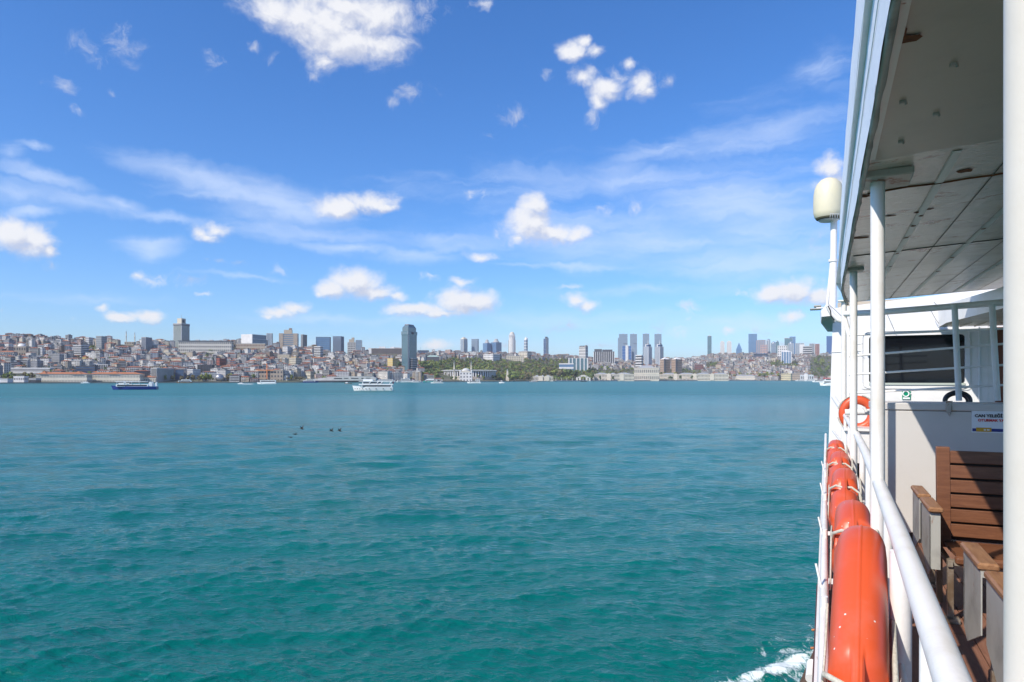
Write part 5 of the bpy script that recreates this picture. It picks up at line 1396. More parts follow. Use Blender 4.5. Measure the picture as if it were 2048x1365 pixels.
# --- slope landmarks on the left
SL_ = [('apartment_block', 'white curved-balcony apartment building on the upper left slope', 146, 178, 692, 713, 'band', 8, 7, C_WHITE, GL, .5),
 ('apartment_block', 'white slab with blank gable facing left near the skyline', 171, 186, 676, 692, 'grid', 4, 5, C_WHITE, GL, .45),
 ('apartment_block', 'grey blocks with dark green glass end below the skyline ridge', 192, 214, 674, 697, 'grid', 6, 7, C_GREY, G_TEAL, .5),
 ('glass_office', 'dark glass office group with vertical white strips on the ridge', 283, 304, 676, 702, 'fins', 6, 3, C_LGREY, G_DARKB, .4),
 ('house', 'bright yellow gabled house on the lower left slope', 165, 177, 714, 719, 'plain', 2, 2, C_YEL, GL, .6),
 ('office_block', 'white pier-fronted office with tall dark bays', 185, 215, 730, 742, 'fins', 7, 1, C_WHITE, GL, 1),
 ('office_block', 'long white terrace building with thin roof line above the left quay', 18, 100, 737, 748, 'band', 8, 2, C_WHITE, C_GREY, 1),
 ('curved_office', 'dark rounded glass office behind the red roofed academy', 152, 190, 733, 747, 'band', 8, 4, C_DARK, G_DARKB, 1),
 ('house', 'white slab with small square windows above the long terrace', 75, 91, 698, 713, 'grid', 4, 6, C_WHITE, GL, .6),
 ('house', 'wide grey apartment house with dark green roof on the left slope', 97, 128, 710, 727, 'grid', 9, 5, C_GREY, GL, .7),
 ('office_block', 'pale stone office with dense vertical piers by the quay', 303, 347, 738, 762, 'fins', 14, 1, C_LGREY, GL, .25),
 ('glass_office', 'dark narrow glass office beside the pale pier-fronted office', 350, 368, 740, 760, 'glass', 4, 4, C_DARK, G_DARKB, 1),
 ('office_block', 'white office with small windows and dark glass right end', 370, 401, 740, 757, 'grid', 7, 5, C_WHITE, G_DARKB, .5),
 ('red_house', 'brick red apartment block standing out on the slope', 433, 453, 718, 731, 'grid', 5, 3, C_RED, GL, .3),
 ('apartment_block', 'dark framed modern block with white roof edge above the silver sphere', 395, 424, 731, 746, 'fins', 5, 1, C_DARK, GL, 1),
 ('apartment_block', 'white block with balconies in the middle of the slope', 565, 585, 695, 710, 'grid', 5, 5, C_WHITE, GL, .5),
 ('apartment_block', 'pale banded block with curved balconies below the wide blue slab', 628, 646, 694, 714, 'band', 5, 7, C_WHITE, GL, .7),
 ('apartment_block', 'cream and yellow apartment block pair below the slab hotel', 775, 798, 718, 735, 'grid', 6, 5, C_YEL, C_CREAM, .45),
 ('apartment_block', 'grey apartment block with many balconies at the foot of the dark tower', 808, 835, 718, 741, 'band', 6, 6, C_GREY, GL, .6),
 ('apartment_block', 'cream-fronted apartment row on the slope left of the dark tower', 579, 604, 717, 730, 'grid', 7, 4, C_CREAM, GL, .5),
 ('green_screen_building', 'scaffolded building wrapped in dark green netting on the quay', 516, 566, 741, 760, 'grid', 8, 3, C_TAN, C_DARK, 1),
 ('quay_house', 'pale old quay house with arched openings, mid shore', 610, 628, 743, 757, 'grid', 4, 3, C_CREAM, GL, .6),
 ('apartment_block', 'low white wide blocks below the cream-topped blue tower', 965, 1000, 710, 720, 'grid', 8, 3, C_WHITE, GL, .6),
 ('apartment_block', 'cream long block with red roof edge right of the round tower', 1012, 1048, 713, 722, 'grid', 10, 3, C_CREAM, GL, 1),
 ('church_like_block', 'square stone block with stepped roof below the split tower', 1037, 1062, 704, 716, 'grid', 6, 3, C_STONE, GL, .7),
 ('green_roof_hall', 'low hall with pale green copper roof right of the dark tower', 853, 878, 714, 722, 'plain', 4, 1, C_DARK, GL, 1),
 ('yellow_school', 'pale yellow quay building with a grid of tall windows', 1562, 1584, 748, 762, 'grid', 9, 4, cm('school_yellow', (.62,.55,.36)), GL, .9),
 ('grey_quay_building', 'long grey quay building right of the pale yellow one', 1584, 1600, 748, 761, 'grid', 7, 4, C_TAN, GL, 1),
 ('quay_restaurant', 'white quay restaurant with dark windows at the far left shore', 27, 57, 754, 765, 'grid', 6, 2, C_WHITE, GL, .7),
 ('quay_kiosk', 'low white quay pavilion at the very left edge', -6, 15, 759, 766, 'plain', 3, 1, C_WHITE, GL, 1),
 ('quay_kiosk', 'low grey boathouse left of the longest academy hall', 58, 72, 758, 765.5, 'band', 3, 1, C_GREY, GL, 1),
 ('museum_block', 'pale palace annexe with two storeys on the right shore', 1472, 1510, 752, 761, 'grid', 14, 2, C_STONE, C_GREY, 1)]
for nm, lab, x0, x1, yt, yb, st, nx, nz, wl, gl, q in SL_:
    b = simple(nm, 'building' if 'house' not in nm else 'house', lab, x0, x1, yt, yb, st, nx, nz, wl, gl, q=q, phi=R(32) if q < 1 else 0, depth=18 if q >= 1 else None, bodyname='wall',
               roof={'house': (ROOFS[0][1], 3.5), 'green_roof_hall': (R_GREEN, 5), 'church_like_block': (R_LEAD, 5), 'quay_house': (ROOFS[1][1], 4), 'museum_block': (R_LEAD, 4)}.get(nm if ('yellow gabled' in lab or nm != 'house') else ''))
REFS += [(162, 703, 'the curved-balcony white block'), (170, 716, 'the yellow gabled house'), (60, 740, 'the long white terrace'), (171, 740, 'the dark rounded office'), (325, 750, 'the pale pier-fronted office'),
         (443, 725, 'the brick red block'), (541, 750, 'the netted green building'), (592, 723, 'the cream apartment row'), (786, 726, 'the yellow block pair'), (821, 730, 'the many-balconied grey block'), (865, 718, 'the green roofed hall')]
# academy: three long cream halls with orange hipped roofs on the left quay
for x0, x1, nx, lab in ((72, 174, 34, 'longest red roofed academy hall on the left quay'), (177, 280, 34, 'middle red roofed academy hall with raised centre roof'), (281, 312, 9, 'short red roofed academy pavilion behind the blue ferry')):
    b = Bld('academy_hall', 'building', lab, x0, x1, 748.5 if x1 < 300 else 755, 764.5, depth=24, group='red roofed academy halls', ref={72: 'the longest academy hall', 177: 'the middle academy hall'}.get(x0))
    mb = MB(); facade(mb, b.w, b.d, -3, b.h, 'grid', nx, 2 if x1 < 300 else 1); b.part('wall', mb, [cm('academy_wall', (.76,.70,.56)), mat('tall_window', (.24,.235,.22), .5)])
    mb = MB(); hiproof(mb, b.w, b.d, b.h, 3.4 if x1 < 300 else 3.2, 1, 0); b.part('roof', mb, R_RED)
    if x1 < 300:
        for fx in ((-.36, .14), (.3, .2)) if x0 == 72 else ((-.02, .2),):
            mb = MB(); hiproof(mb, b.w*fx[1], b.d+2, b.h+.1, 4.6, 1, 0, cx=b.w*fx[0]); b.part('roof_pavilion', mb, R_RED)
# silver sphere
b = Bld('mosaic_sphere', 'dome building', 'silver ball-shaped dome building among quay trees', 428, 446, 748, 763.5, depth=16, ref='the silver sphere')
rr_ = b.W/2; mb = MB(); mb.lathe([(rr_*math.cos(t), rr_*.85+rr_*math.sin(t)) for t in np.linspace(-1.1, 1.57, 12)], 18, 0, smooth=False); b.part('shell', mb, mat('silver_panels', (.5,.5,.5), .3, .6, noise=(.5,.2,(.2,.2,.22))))
# orange crane
b = Bld('tower_crane', 'crane', 'orange tower crane above the green netted building', 532, 535, 727, 760, depth=2, occ=False)
mb = MB(); mb.box(-.9, .9, -.9, .9, -1, b.h, 0); b.part('mast', mb, mat('crane_orange', (.65,.22,.08), .6))
mb = MB(); mb.box(-b.m*21, b.m*13, -.6, .6, b.y(741.5), b.y(739.8), 0); b.part('jib', mb, MATS['crane_orange'])
for x, yt in ((759, 747), (785, 747)):
    b = Bld('harbour_crane', 'crane', 'small yellow crane behind the moored ferries, %s one' % ('left' if x < 770 else 'right'), x-1, x+1, yt, 762, depth=2, occ=False, group='small yellow harbour cranes')
    mb = MB(); mb.tube([(-.9, 0, 0), (.3, 0, b.h*.8)], .5, 6); b.part('mast', mb, mat('crane_yellow', (.65,.40,.05), .6)); mb = MB(); mb.tube([(.3, 0, b.h*.8), (2.2, 0, b.h*.95)], .4, 6); b.part('jib', mb, MATS['crane_yellow'])
# white wedge museum on the quay
b = Bld('wedge_museum', 'museum', 'low white wedge-shaped museum rising from left to right along the quay', 578, 752, 753, 765, depth=30, sink=2, ref='the white wedge museum')
k = b.w/174; X_ = lambda x: (x-665)*k
mb = MB(); mb.prism([(X_(578), .2), (X_(752), .2), (X_(752), b.y(757)), (X_(744), b.y(753.4)), (X_(690), b.y(753)), (X_(650), b.y(755.6)), (X_(578), b.y(763.6))], -b.d/2, b.d/2, 0, 'y'); b.part('shell', mb, cm('museum_white', (.55,.54,.51)))
for x0, x1, y0, y1 in ((606, 752, 763.8, 761.6), (668, 684, 758.4, 756.4), (688, 697, 757.8, 756.3), (702, 717, 758, 756.2), (723, 727, 758.2, 756), (732, 741, 757.4, 756)):
    mb = MB(); mb.box(X_(x0), X_(x1), -b.d/2-.25, -b.d/2+.3, b.y(y0), b.y(y1), 0); b.part('window', mb, GL)
# stadium
b = Bld('stadium', 'stadium', 'low round stadium with white rim roof behind the shoreline mosque', 878, 993, 741, 757.5, depth=150, ref='the stadium')
a_, c_ = b.w/2, b.d/2; n = 64
def ell(f, z): return [(a_*f*math.cos(2*math.pi*i/n), c_*f*math.sin(2*math.pi*i/n), z) for i in range(n)]
def ringwall(mb, lo, hi, mi=0):
    mb.add(lo+hi, [(i, (i+1) % n, n+(i+1) % n, n+i) for i in range(n)], mi)
mb = MB(); ringwall(mb, ell(.93, -3), ell(.93, b.y(743.2)), 0); b.part('glass_drum', mb, GL)
mb = MB()
for i in range(n):
    t = 2*math.pi*i/n; x, y_ = a_*.96*math.cos(t), c_*.96*math.sin(t); mb.box(x-1.5, x+1.5, y_-1.5, y_+1.5, -3, b.y(743.4), 0)
b.part('colonnade', mb, C_WHITE)
mb = MB(); lo = ell(1.0, b.y(743.2)); mid = ell(1.03, b.y(741)); hi = ell(.97, b.y(740.2)); inn = ell(.6, b.y(741.0))
ringwall(mb, lo, mid); ringwall(mb, mid, hi); ringwall(mb, hi, inn); ringwall(mb, inn, lo); b.part('roof', mb, C_WHITE)
mb = MB(); ringwall(mb, ell(1.0, -3), ell(.98, b.y(753.5))); mb.add(ell(.98, b.y(753.5)), [tuple(range(n))], 0); b.part('podium', mb, C_TAN)
# mosques
def minaret(b, x, ytop, r, name='minaret', bal=.55):
    mb = MB(); H = b.y(ytop)
    mb.lathe([(r*1.5, -2), (r*1.5, H*.25), (r, H*.3), (r, H*bal), (r*1.7, H*(bal+.02)), (r*1.7, H*(bal+.04)), (r*.85, H*(bal+.045)), (r*.8, H*.84), (r*.95, H*.845)], 10, 0, (x, 0, 0)); 
    o = b.part(name, mb, C_STONE)
    mb = MB(); mb.lathe([(r*.95, H*.845), (.05, H)], 10, 0, (x, 0, 0)); mb.build('spire', R_LEAD, o)
b = Bld('shore_mosque', 'mosque', 'white square mosque with one dome and two slim minarets on the waterfront', 919, 944, 744.5, 762.6, depth=26, ref='the waterfront mosque')
mb = MB(); facade(mb, b.w, b.d, -2, b.h, 'grid', 4, 3); b.part('wall', mb, [C_WHITE, mat('mosque_window', (.16,.16,.17), .3)])
for i in range(4):
    mb = MB(); x, y_ = (b.w/2-1.5)*(-1, 1, 1, -1)[i], (b.d/2-1.5)*(-1, -1, 1, 1)[i]; mb.lathe([(1.7, 0), (1.7, b.h+2), (1.2, b.h+4), (.01, b.h+6)], 8, 0, (x, y_, 0)); b.part('corner_turret', mb, C_WHITE)
mb = MB(); r_ = b.W*.34; mb.lathe([(r_*1.05, b.h), (r_*1.05, b.h+2)]+[(r_*math.cos(t), b.h+2+r_*.75*math.sin(t)) for t in np.linspace(0, 1.57, 8)], 24, 0); b.part('dome', mb, C_LGREY)
mb = MB(); mb.prism([(-b.w*.4, b.h-.5)]+[(b.w*.4*math.cos(t), b.h-.5+4.2*math.sin(t)) for t in np.linspace(3.14, 0, 12)], -b.d/2-.3, -b.d/2+.6, 0, 'y'); b.part('arch', mb, C_STONE)
minaret(b, -b.w*.95, 720.5, 1.5); minaret(b, b.w*.42, 720.5, 1.5)
mb = MB(); facade(mb, b.w*.7, 14, -2, b.y(753), 'grid', 4, 2, cx=-b.w*.82, cy=8); b.part('side_wing', mb, [C_STONE, GL])
b = Bld('hillside_mosque', 'mosque', 'old grey mosque with white dome and two stubby towers on the far left slope', 27, 52, 693, 712, depth=22, ref='the hillside mosque')
mb = MB(); facade(mb, b.w, b.d, -3, b.h, 'grid', 5, 2); b.part('wall', mb, [C_TAN, GL])
mb = MB(); r_ = b.W*.35; mb.lathe([(r_*1.05, b.h), (r_*1.05, b.h+1.5)]+[(r_*math.cos(t), b.h+1.5+r_*.62*math.sin(t)) for t in np.linspace(0, 1.57, 8)], 24, 0); b.part('dome', mb, C_WHITE)
for sx in (-1, 1):
    mb = MB(); mb.lathe([(1.7, -2), (1.5, b.y(680)), (2, b.y(679)), (1.2, b.y(678)), (.05, b.y(676.5))], 8, 0, (sx*b.w*.43, 0, 0)); b.part('minaret', mb, C_BEIGE)
b = Bld('ridge_mosque', 'mosque', 'distant mosque on the ridge of which mostly two thin minarets show', 240, 276, 684, 690, Z=RZ(258, 60), depth=20, ref='the two thin minarets')
mb = MB(); facade(mb, b.w*.5, b.d, -3, b.h, 'grid', 4, 2); b.part('wall', mb, [C_BEIGE, GL])
minaret(b, -b.w*.23, 660.5, 1.3, bal=.62); minaret(b, b.w*.25, 663.5, 1.3, bal=.62)
# clock tower
b = Bld('clock_tower', 'tower', 'ornate stone clock tower among the trees right of the stadium', 1011.5, 1018, 742, 762, depth=8, ref='the clock tower')
mb = MB(); 
for z0_, z1_, f in ((-1, .3, 1.1), (.3, .55, .9), (.55, .78, .75), (.78, .95, .6)): mb.box(-b.w*f*.42, b.w*f*.42, -b.w*f*.42, b.w*f*.42, b.h*z0_ if z0_ > 0 else -1, b.h*z1_, 0)
b.part('tower_body', mb, C_STONE)
mb = MB(); mb.lathe([(b.w*.25, b.h*.95), (b.w*.2, b.h*1.05), (.05, b.h*1.2)], 8, 0); b.part('spire', mb, R_LEAD)
mb = MB(); mb.lathe([(.9, 0), (.01, .01)], 12, 0); mb.v = [(x, -b.w*.42*.6-.3-z, y_+b.h*.86) for x, y_, z in mb.v]; b.part('clock_face', mb, C_WHITE)
# palace
PAL = [('palace_wing', 'low cream palace lodge with corner pavilion, leftmost of the palace buildings', 1066, 1106, 754, 762.8, 14, 1, None),
       ('palace_wing', 'left wing of the palace with paired windows and grey roofs', 1187, 1268, 749, 762.3, 30, 2, 'the left palace wing'),
       ('palace_hall', 'tall columned central hall of the palace with low pyramid roof', 1268, 1318, 736.5, 762.2, 13, 2, 'the palace hall'),
       ('palace_wing', 'right wing of the palace, longest part with grey roofs', 1318, 1456, 749, 762, 50, 2, 'the right palace wing')]
for nm, lab, x0, x1, yt, yb, nx, nz, ref in PAL:
    b = Bld(nm, 'palace', lab, x0, x1, yt, yb, depth=34, ref=ref, group='palace buildings on the shore')
    mb = MB(); facade(mb, b.w, b.d, -2, b.h, 'grid', nx, nz); b.part('wall', mb, [C_STONE, mat('palace_window', (.13,.12,.11), .3)])
    mb = MB()
    for k in range(nx+1):
        x = -b.w/2+b.w*k/nx; mb.box(x-.45, x+.45, -b.d/2-.8, -b.d/2, 0, b.h, 0)
    b.part('colonnade', mb, cm('palace_column', (.68,.64,.55)))
    mb = MB(); mb.box(-b.w/2-1, b.w/2+1, -b.d/2-1, b.d/2+1, b.h-.6, b.h+.8, 0)
    if nz == 2: mb.box(-b.w/2-.7, b.w/2+.7, -b.d/2-.9, b.d/2, b.h*.48, b.h*.53, 0)
    b.part('cornice', mb, C_STONE)
    if nm == 'palace_hall':
        mb = MB(); hiproof(mb, b.w*.66, b.d*.8, b.h+.8, 9, 1, 0); b.part('roof', mb, R_LEAD)
        mb = MB(); hiproof(mb, b.w*.98, b.d*.9, b.h+.7, 3, 0, 0); b.part('roof', mb, C_BEIGE)
    else:
        for fx, fw in (((-.3, .3), (.25, .35), (-.02, .16)) if x0 < 1300 else ((-.36, .2), (-.1, .22), (.14, .2), (.38, .2))):
            mb = MB(); hiproof(mb, b.w*fw, b.d*.8, b.h+.7, 5, .5, 0, cx=b.w*fx); b.part('roof', mb, R_LEAD)
        for fx in ((-.12, .2) if x0 < 1300 else (-.26, .02, .27)):
            mb = MB(); wv = 7; mb.box(b.w*fx-wv, b.w*fx+wv, -b.d/2-2.2, -b.d/2, 0, b.h+1, 0); mb.prism([(b.w*fx-wv-.5, b.h+1), (b.w*fx+wv+.5, b.h+1), (b.w*fx, b.h+3.5)], -b.d/2-2.2, -b.d/2, 0, 'y'); b.part('portico', mb, C_STONE)
b = Bld('palace_gate', 'gate', 'ornate white arched water gate between palace and park trees', 1152, 1181, 751, 762.6, depth=6, ref='the palace gate')
mb = MB(); h = b.h
for x0, x1, z1 in ((-.5, -.38, .72), (-.30, -.17, .85), (.17, .30, .85), (.38, .5, .72)): mb.box(b.w*x0, b.w*x1, -b.d/2, b.d/2, -1, h*z1, 0)
for cx_ in (0,):
    mb.prism([(-b.w*.3, h*.8), (-b.w*.17, h*.5)]+[(b.w*.17*math.cos(t), h*.5+h*.28*math.sin(t)) for t in np.linspace(3.14, 0, 10)]+[(b.w*.17, h*.5), (b.w*.3, h*.8), (b.w*.12, h*1.05), (-b.w*.12, h*1.05)], -b.d/2, b.d/2, 0, 'y')
mb.box(-b.w*.5, -b.w*.3, -b.d/2, b.d/2, h*.55, h*.72, 0); mb.box(b.w*.3, b.w*.5, -b.d/2, b.d/2, h*.55, h*.72, 0)
b.part('gate_arch', mb, cm('gate_white', (.66,.63,.57)))
# palace quay fence with piers
x0, x1 = 1112, 1514
Z0 = lerp_table(SHORE, 1112)+3; X0 = (1112-CX)/FPX*Z0
fn = empty('palace_fence', (X0, Z0, 1.6), 0, 'long white quay fence of slim piers running in front of the palace', 'fence')
fpx = [x0+i*(x1-x0)/37 for i in range(38)]
prev = None
for x in fpx:
    Z = lerp_table(SHORE, x)+3; X = (x-CX)/FPX*Z; h = 9.5
    mb = MB(); mb.lathe([(1.3, -.2), (1.3, 1), (.8, 1.2), (.7, h-2), (1.1, h-1.6), (.9, h-1), (.05, h)], 6, 0, (X-X0, Z-Z0, 0), smooth=False)
    mb.build('pier', cm('fence_stone', (.64,.61,.54)), fn)
    if prev:
        mb = MB(); (a, c), (d, e) = prev, (X-X0, Z-Z0)
        mb.add([(a, c, 0), (d, e, 0), (d, e, 1.6), (a, c, 1.6), (a, c+.5, 0), (d, e+.5, 0), (d, e+.5, 1.6), (a, c+.5, 1.6)], [(0,1,2,3), (7,6,5,4), (3,2,6,7)], 0)
        mb.build('low_wall', MATS['fence_stone'], fn)
    prev = (X-X0, Z-Z0)
# right shore pavilion
b = Bld('shore_palace', 'palace', 'pale blue white small palace with central dome at the right shore', 1597, 1627, 750, 761.6, depth=30, ref='the small domed palace')
mb = MB(); facade(mb, b.w, b.d, -2, b.h, 'grid', 7, 1); b.part('wall', mb, [cm('pale_blue_stone', (.56,.60,.62)), GL])
mb = MB(); mb.lathe([(9, b.h), (9, b.h+2), (7.5, b.h+5), (3, b.h+8), (.1, b.h+9)], 16, 0); b.part('dome', mb, R_LEAD)
mb = MB(); mb.box(-8, 8, -b.d/2-3, -b.d/2, 0, b.h+1, 0); mb.prism([(-9, b.h+1), (9, b.h+1), (0, b.h+5)], -b.d/2-3, -b.d/2, 0, 'y'); b.part('portico', mb, C_WHITE)
# ------------------------------------------------------------------ hillside houses
rh = random.Random(77)
def kind_at(px, yg):
    """what stands where: 'wood', 'house' or None, by column and ground row"""
    if 843 < px < 1147 and 722 + 8*max(0, (900-px)/50) < yg < 763: return 'wood'
    if 1140 < px < 1186 and yg > 740: return 'wood'
    if 1180 < px < 1405 and 741 < yg < 757: return 'wood'
    if 1620 < px < 1700 and 714 < yg < 758: return 'wood'
    if 1540 < px < 1596 and 724 < yg < 737: return 'wood'
    if 1412 < px < 1440 and 728 < yg < 738: return 'wood'
    if 0 < px < 70 and yg > 752: return None
    return 'house'
cands = []
for side_px0, side_px1 in ((-420, 1760),):
    t = .045
    while t < 1.05:
        px = side_px0 + rh.random()*10
        while px < side_px1:
            Y, z = terr_t(px, min(t+rh.uniform(-.012, .012), 1.04))
            m = Y/FPX
            scale = 1.0 if px < 900 else .92
            w = (rh.uniform(9, 17) if rh.random() < .7 else rh.uniform(17, 32))*scale; d = rh.uniform(9, 14)
            h = rh.choice([2, 3, 4, 4, 5, 5, 6, 6, 7])*3.1*(.78 if t < .25 and px > 900 else 1)
            if t > .86: h = max(h, 12.4)
            wp = w/m
            yg = HY - FPX*(z-EYE)/Y
            k = kind_at(px, yg)
            if k == 'house' and rh.random() < .965:
                X = (px-CX)/FPX*Y
                cands.append([px, Y, X, z, w, d, h, yg, yg-h/m, wp])
            px += wp*rh.uniform(.82, 1.12) + (2 if rh.random() < .12 else 0)
        # next row: about six photo rows further up the slope
        ytot = 85 if side_px0 < 900 else 60
        t += .052
def clear_of(c):
    px, Y, X, z, w, d, h, yg, yt, wp = c
    x0, x1 = px-wp/2, px+wp/2
    for (a, b, ot, ob, oz) in OCC:
        ov = min(x1, b)-max(x0, a)
        if ov <= 0: continue
        if Y < oz and yt < ob-1.5 and ov > wp*.18: return False            # would hide a landmark
        if abs(Y-oz) < 26 and ov > wp*.25: return False                      # would stand in it
    return True
cands = [c for c in cands if clear_of(c)]
# how much of each is seen from the strait: paint near to far into a coverage grid
SX, SY = 2, 2
cov = np.zeros((240, 1100*2), bool)
items = [(c[1], 'h', i) for i, c in enumerate(cands)] + [(o[4], 'o', o) for o in OCC]
items.sort(key=lambda t: t[0])
vis = {}
for Z_, k, o in items:
    if k == 'h':
        c = cands[o]; x0, x1, y0, y1 = c[0]-c[9]/2, c[0]+c[9]/2, c[8]-1, c[7]
    else: x0, x1, y0, y1 = o[0], o[1], o[2], o[3]
    a, b_ = int(max(x0, 0)), int(min(x1, 1662)); p, q = int(max((y0-640)*1.5, 0)), int(max((y1-640)*1.5, 0))
    if b_ <= a or q <= p: 
        if k == 'h': vis[o] = 0
        continue
    blk = cov[p:q, a:b_]
    if k == 'h': vis[o] = int((~blk).sum())
    cov[p:q, a:b_] = True
order = sorted(range(len(cands)), key=lambda i: -vis[i])
own = set(i for i in order[:300] if vis[i] > 12)
NUMW = {2: 'two', 3: 'three', 4: 'four', 5: 'five', 6: 'six', 7: 'seven'}
def relphrase(x, y):
    best = min(REFS, key=lambda r: (r[0]-x)**2 + ((r[1]-y)*1.5)**2)
    dx, dy = x-best[0], y-best[1]; dist = math.hypot(dx, dy)
    far = 'just ' if dist < 17 else ('' if dist < 36 else ('well ' if dist < 62 else 'far '))
    v = 'above' if dy < 0 else 'below'; h_ = 'left' if dx < 0 else 'right'
    if abs(dx) < abs(dy)*.45: r = f'{far}{v}'
    elif abs(dy) < abs(dx)*.3: r = f'{far}{h_} of'
    else: r = f'{far}{"up" if dy < 0 else "down"} {h_} of'
    return r, best[2]
NUMO = ['', 'second ', 'third ', 'fourth ', 'fifth ', 'sixth ', 'seventh ', 'eighth ', 'ninth ', 'tenth ']
def uniq(entries):
    """entries: (head, tail, x) -> labels; equal ones are told apart by their order from the left"""
    gr = {}
    for i, e in enumerate(entries): gr.setdefault((e[0], e[1]), []).append(i)
    out = [None]*len(entries)
    for (hd, tl), ids in gr.items():
        ids.sort(key=lambda i: entries[i][2])
        for k, i in enumerate(ids):
            if len(ids) == 1: out[i] = f'{hd} {tl}'
            elif k == 0: out[i] = f'leftmost {hd} {tl}'
            elif k == len(ids)-1: out[i] = f'rightmost {hd} {tl}'
            else: out[i] = f'{NUMO[min(k, 9)]}from left {hd} {tl}'
    return out
house_objs = []; entries = []
mass = MB()
mass_mats = WM + [GL, SLAB] + [r[1] for r in ROOFS]
nW = len(WM)
for i, c in enumerate(cands):
    px, Y, X, z, w, d, h, yg, yt, wp = c
    far = wp < 9
    wc = rh.choices(range(nW), WWT)[0]
    rt = rh.choices(range(5), RWT)[0]
    if px > 1150 and wc in (5, 8, 9): wc = rh.choice([0, 1, 2, 3, 4, 6])
    style = rh.choices([0, 1, 2], [5, 2.4, 2.6])[0]
    if far: style = rh.choice([0, 1, 1])
    wl, rf = house_mesh(rh, w, d, h, style, rt, far)
    rz = -math.atan((px-CX)/FPX)*(.2 if px < CX else 1) + rh.uniform(-.55, .45)
    if i in own:
        r = empty('house', (X, Y, z), rz, None, 'house', 'houses on the city slopes')
        wl.build('wall', [WM[wc], GL, SLAB], r); rf.build('roof', ROOFS[rt][1], r)
        n = min(7, max(2, int(round(h/3.1))))
        rel, ref = relphrase(px, (yg+yt)/2)
        bal = {0: '', 1: 'banded ', 2: 'balconied '}[style]
        rn = ROOFS[rt][0].replace(' tiled roof', '-roofed').replace('pale flat roof', 'pale-roofed').replace('flat grey roof', 'flat-roofed')
        entries.append((f'{rn} {WALLS[wc][0]} {bal}{NUMW[n]}-storey house', f'{rel} {ref}', px)); house_objs.append(r)
    elif vis[i] > 0 or px < 0 or rh.random() < .5:
        M = Matrix.Translation(Vector((X, Y, z))) @ Matrix.Rotation(rz, 4, 'Z')
        mass.merge(wl, M, {0: wc, 1: nW, 2: nW+1}); mass.merge(rf, M, {0: nW+2+rt})
labs = uniq(entries)
for o, l in zip(house_objs, labs):
    o['label'] = l
    if len(l.split()) > 16: print('LONG', l)
o = mass.build('distant_houses', mass_mats); o['kind'] = 'stuff'; o['label'] = 'mass of small houses filling the slopes between the larger ones'
print('houses', len(cands), len(own))

# ------------------------------------------------------------------ trees
GREENS = [('dark green', mat('leaf_dark', (0.062,0.100,0.027), .8, noise=(.6,.2,(0.094,0.138,0.037)))), ('green', mat('leaf_green', (0.125,0.175,0.037), .8, noise=(.6,.2,(0.175,0.225,0.050)))),
          ('yellow green', mat('leaf_yellow', (0.250,0.275,0.050), .8, noise=(.6,.2,(0.188,0.225,0.050)))), ('brownish', mat('leaf_brown', (0.188,0.144,0.069), .85, noise=(.6,.2,(0.138,0.131,0.050))))]
BARK = mat('bark', (.09,.065,.045), .9)
def crown_mb(rd, rx, ry, rz_, z0, n, size, shape='round'):
    mb = MB()
    lobes = [(Vector((rd.uniform(-.45, .45)*rx, rd.uniform(-.45, .45)*ry, z0+rz_*rd.uniform(.55, 1.45))), rd.uniform(.38, .62)) for _ in range(6)]
    for _ in range(n):
        c, k = rd.choice(lobes)
        v = Vector((rd.gauss(0, 1), rd.gauss(0, 1), rd.gauss(0, 1))).normalized()
        p = c + Vector((v.x*rx*k, v.y*ry*k, v.z*rz_*k*.9)) * rd.uniform(.75, 1.05)
        nrm = (v + Vector((rd.uniform(-.6, .6), rd.uniform(-.6, .6), rd.uniform(-.3, .7)))).normalized()
        a = nrm.orthogonal().normalized(); b_ = nrm.cross(a); s = size*rd.uniform(.6, 1.3)
        t = rd.uniform(0, 3); a2 = a*math.cos(t)+b_*math.sin(t); b2 = nrm.cross(a2)
        mb.add([tuple(p-a2*s), tuple(p+b2*s*.8), tuple(p+a2*s), tuple(p-b2*s*.8)], [(0, 1, 2, 3)], 0)
    return mb
rt_ = random.Random(21)
protos = []
for k in range(8):
    wide = k % 2 == 0
    rx = 1.0; cb = crown_mb(rt_, 5.2 if wide else 3.8, 4.8 if wide else 3.6, 4.2 if wide else 5.2, 3.0, 230, .95)
    tb = MB(); tb.tube([(0, 0, -1), (.1, 0, 3), (.3, .2, 7)], [.42, .32, .16], 6)
    for a in (0, 2.1, 4.2): tb.tube([(.1, 0, 3), (2*math.cos(a), 2*math.sin(a), 6.5)], [.2, .08], 5)
    protos.append((cb.mesh('tree_crown', [GREENS[0][1]]), tb.mesh('tree_trunk', [BARK]), cb, tb))
tree_meshes = {}
def tree(X, Y, z, sc, green, k):
    cme, tme, _, _ = protos[k]
    key = (k, green)
    if key not in tree_meshes:
        m = cme.copy(); m.materials.clear(); m.materials.append(GREENS[green][1]); tree_meshes[key] = m
    r = empty('tree', (X, Y, z), rt_.uniform(0, 6.28), None, 'tree', 'trees of the shore and slopes')
    c = bpy.data.objects.new('crown', tree_meshes[key]); COL.objects.link(c); c.parent = r
    t = bpy.data.objects.new('trunk', tme); COL.objects.link(t); t.parent = r
    r.scale = (sc, sc, sc*rt_.uniform(.9, 1.1)); return r
TR = []   # photo column, foot row, height in photo rows, colour
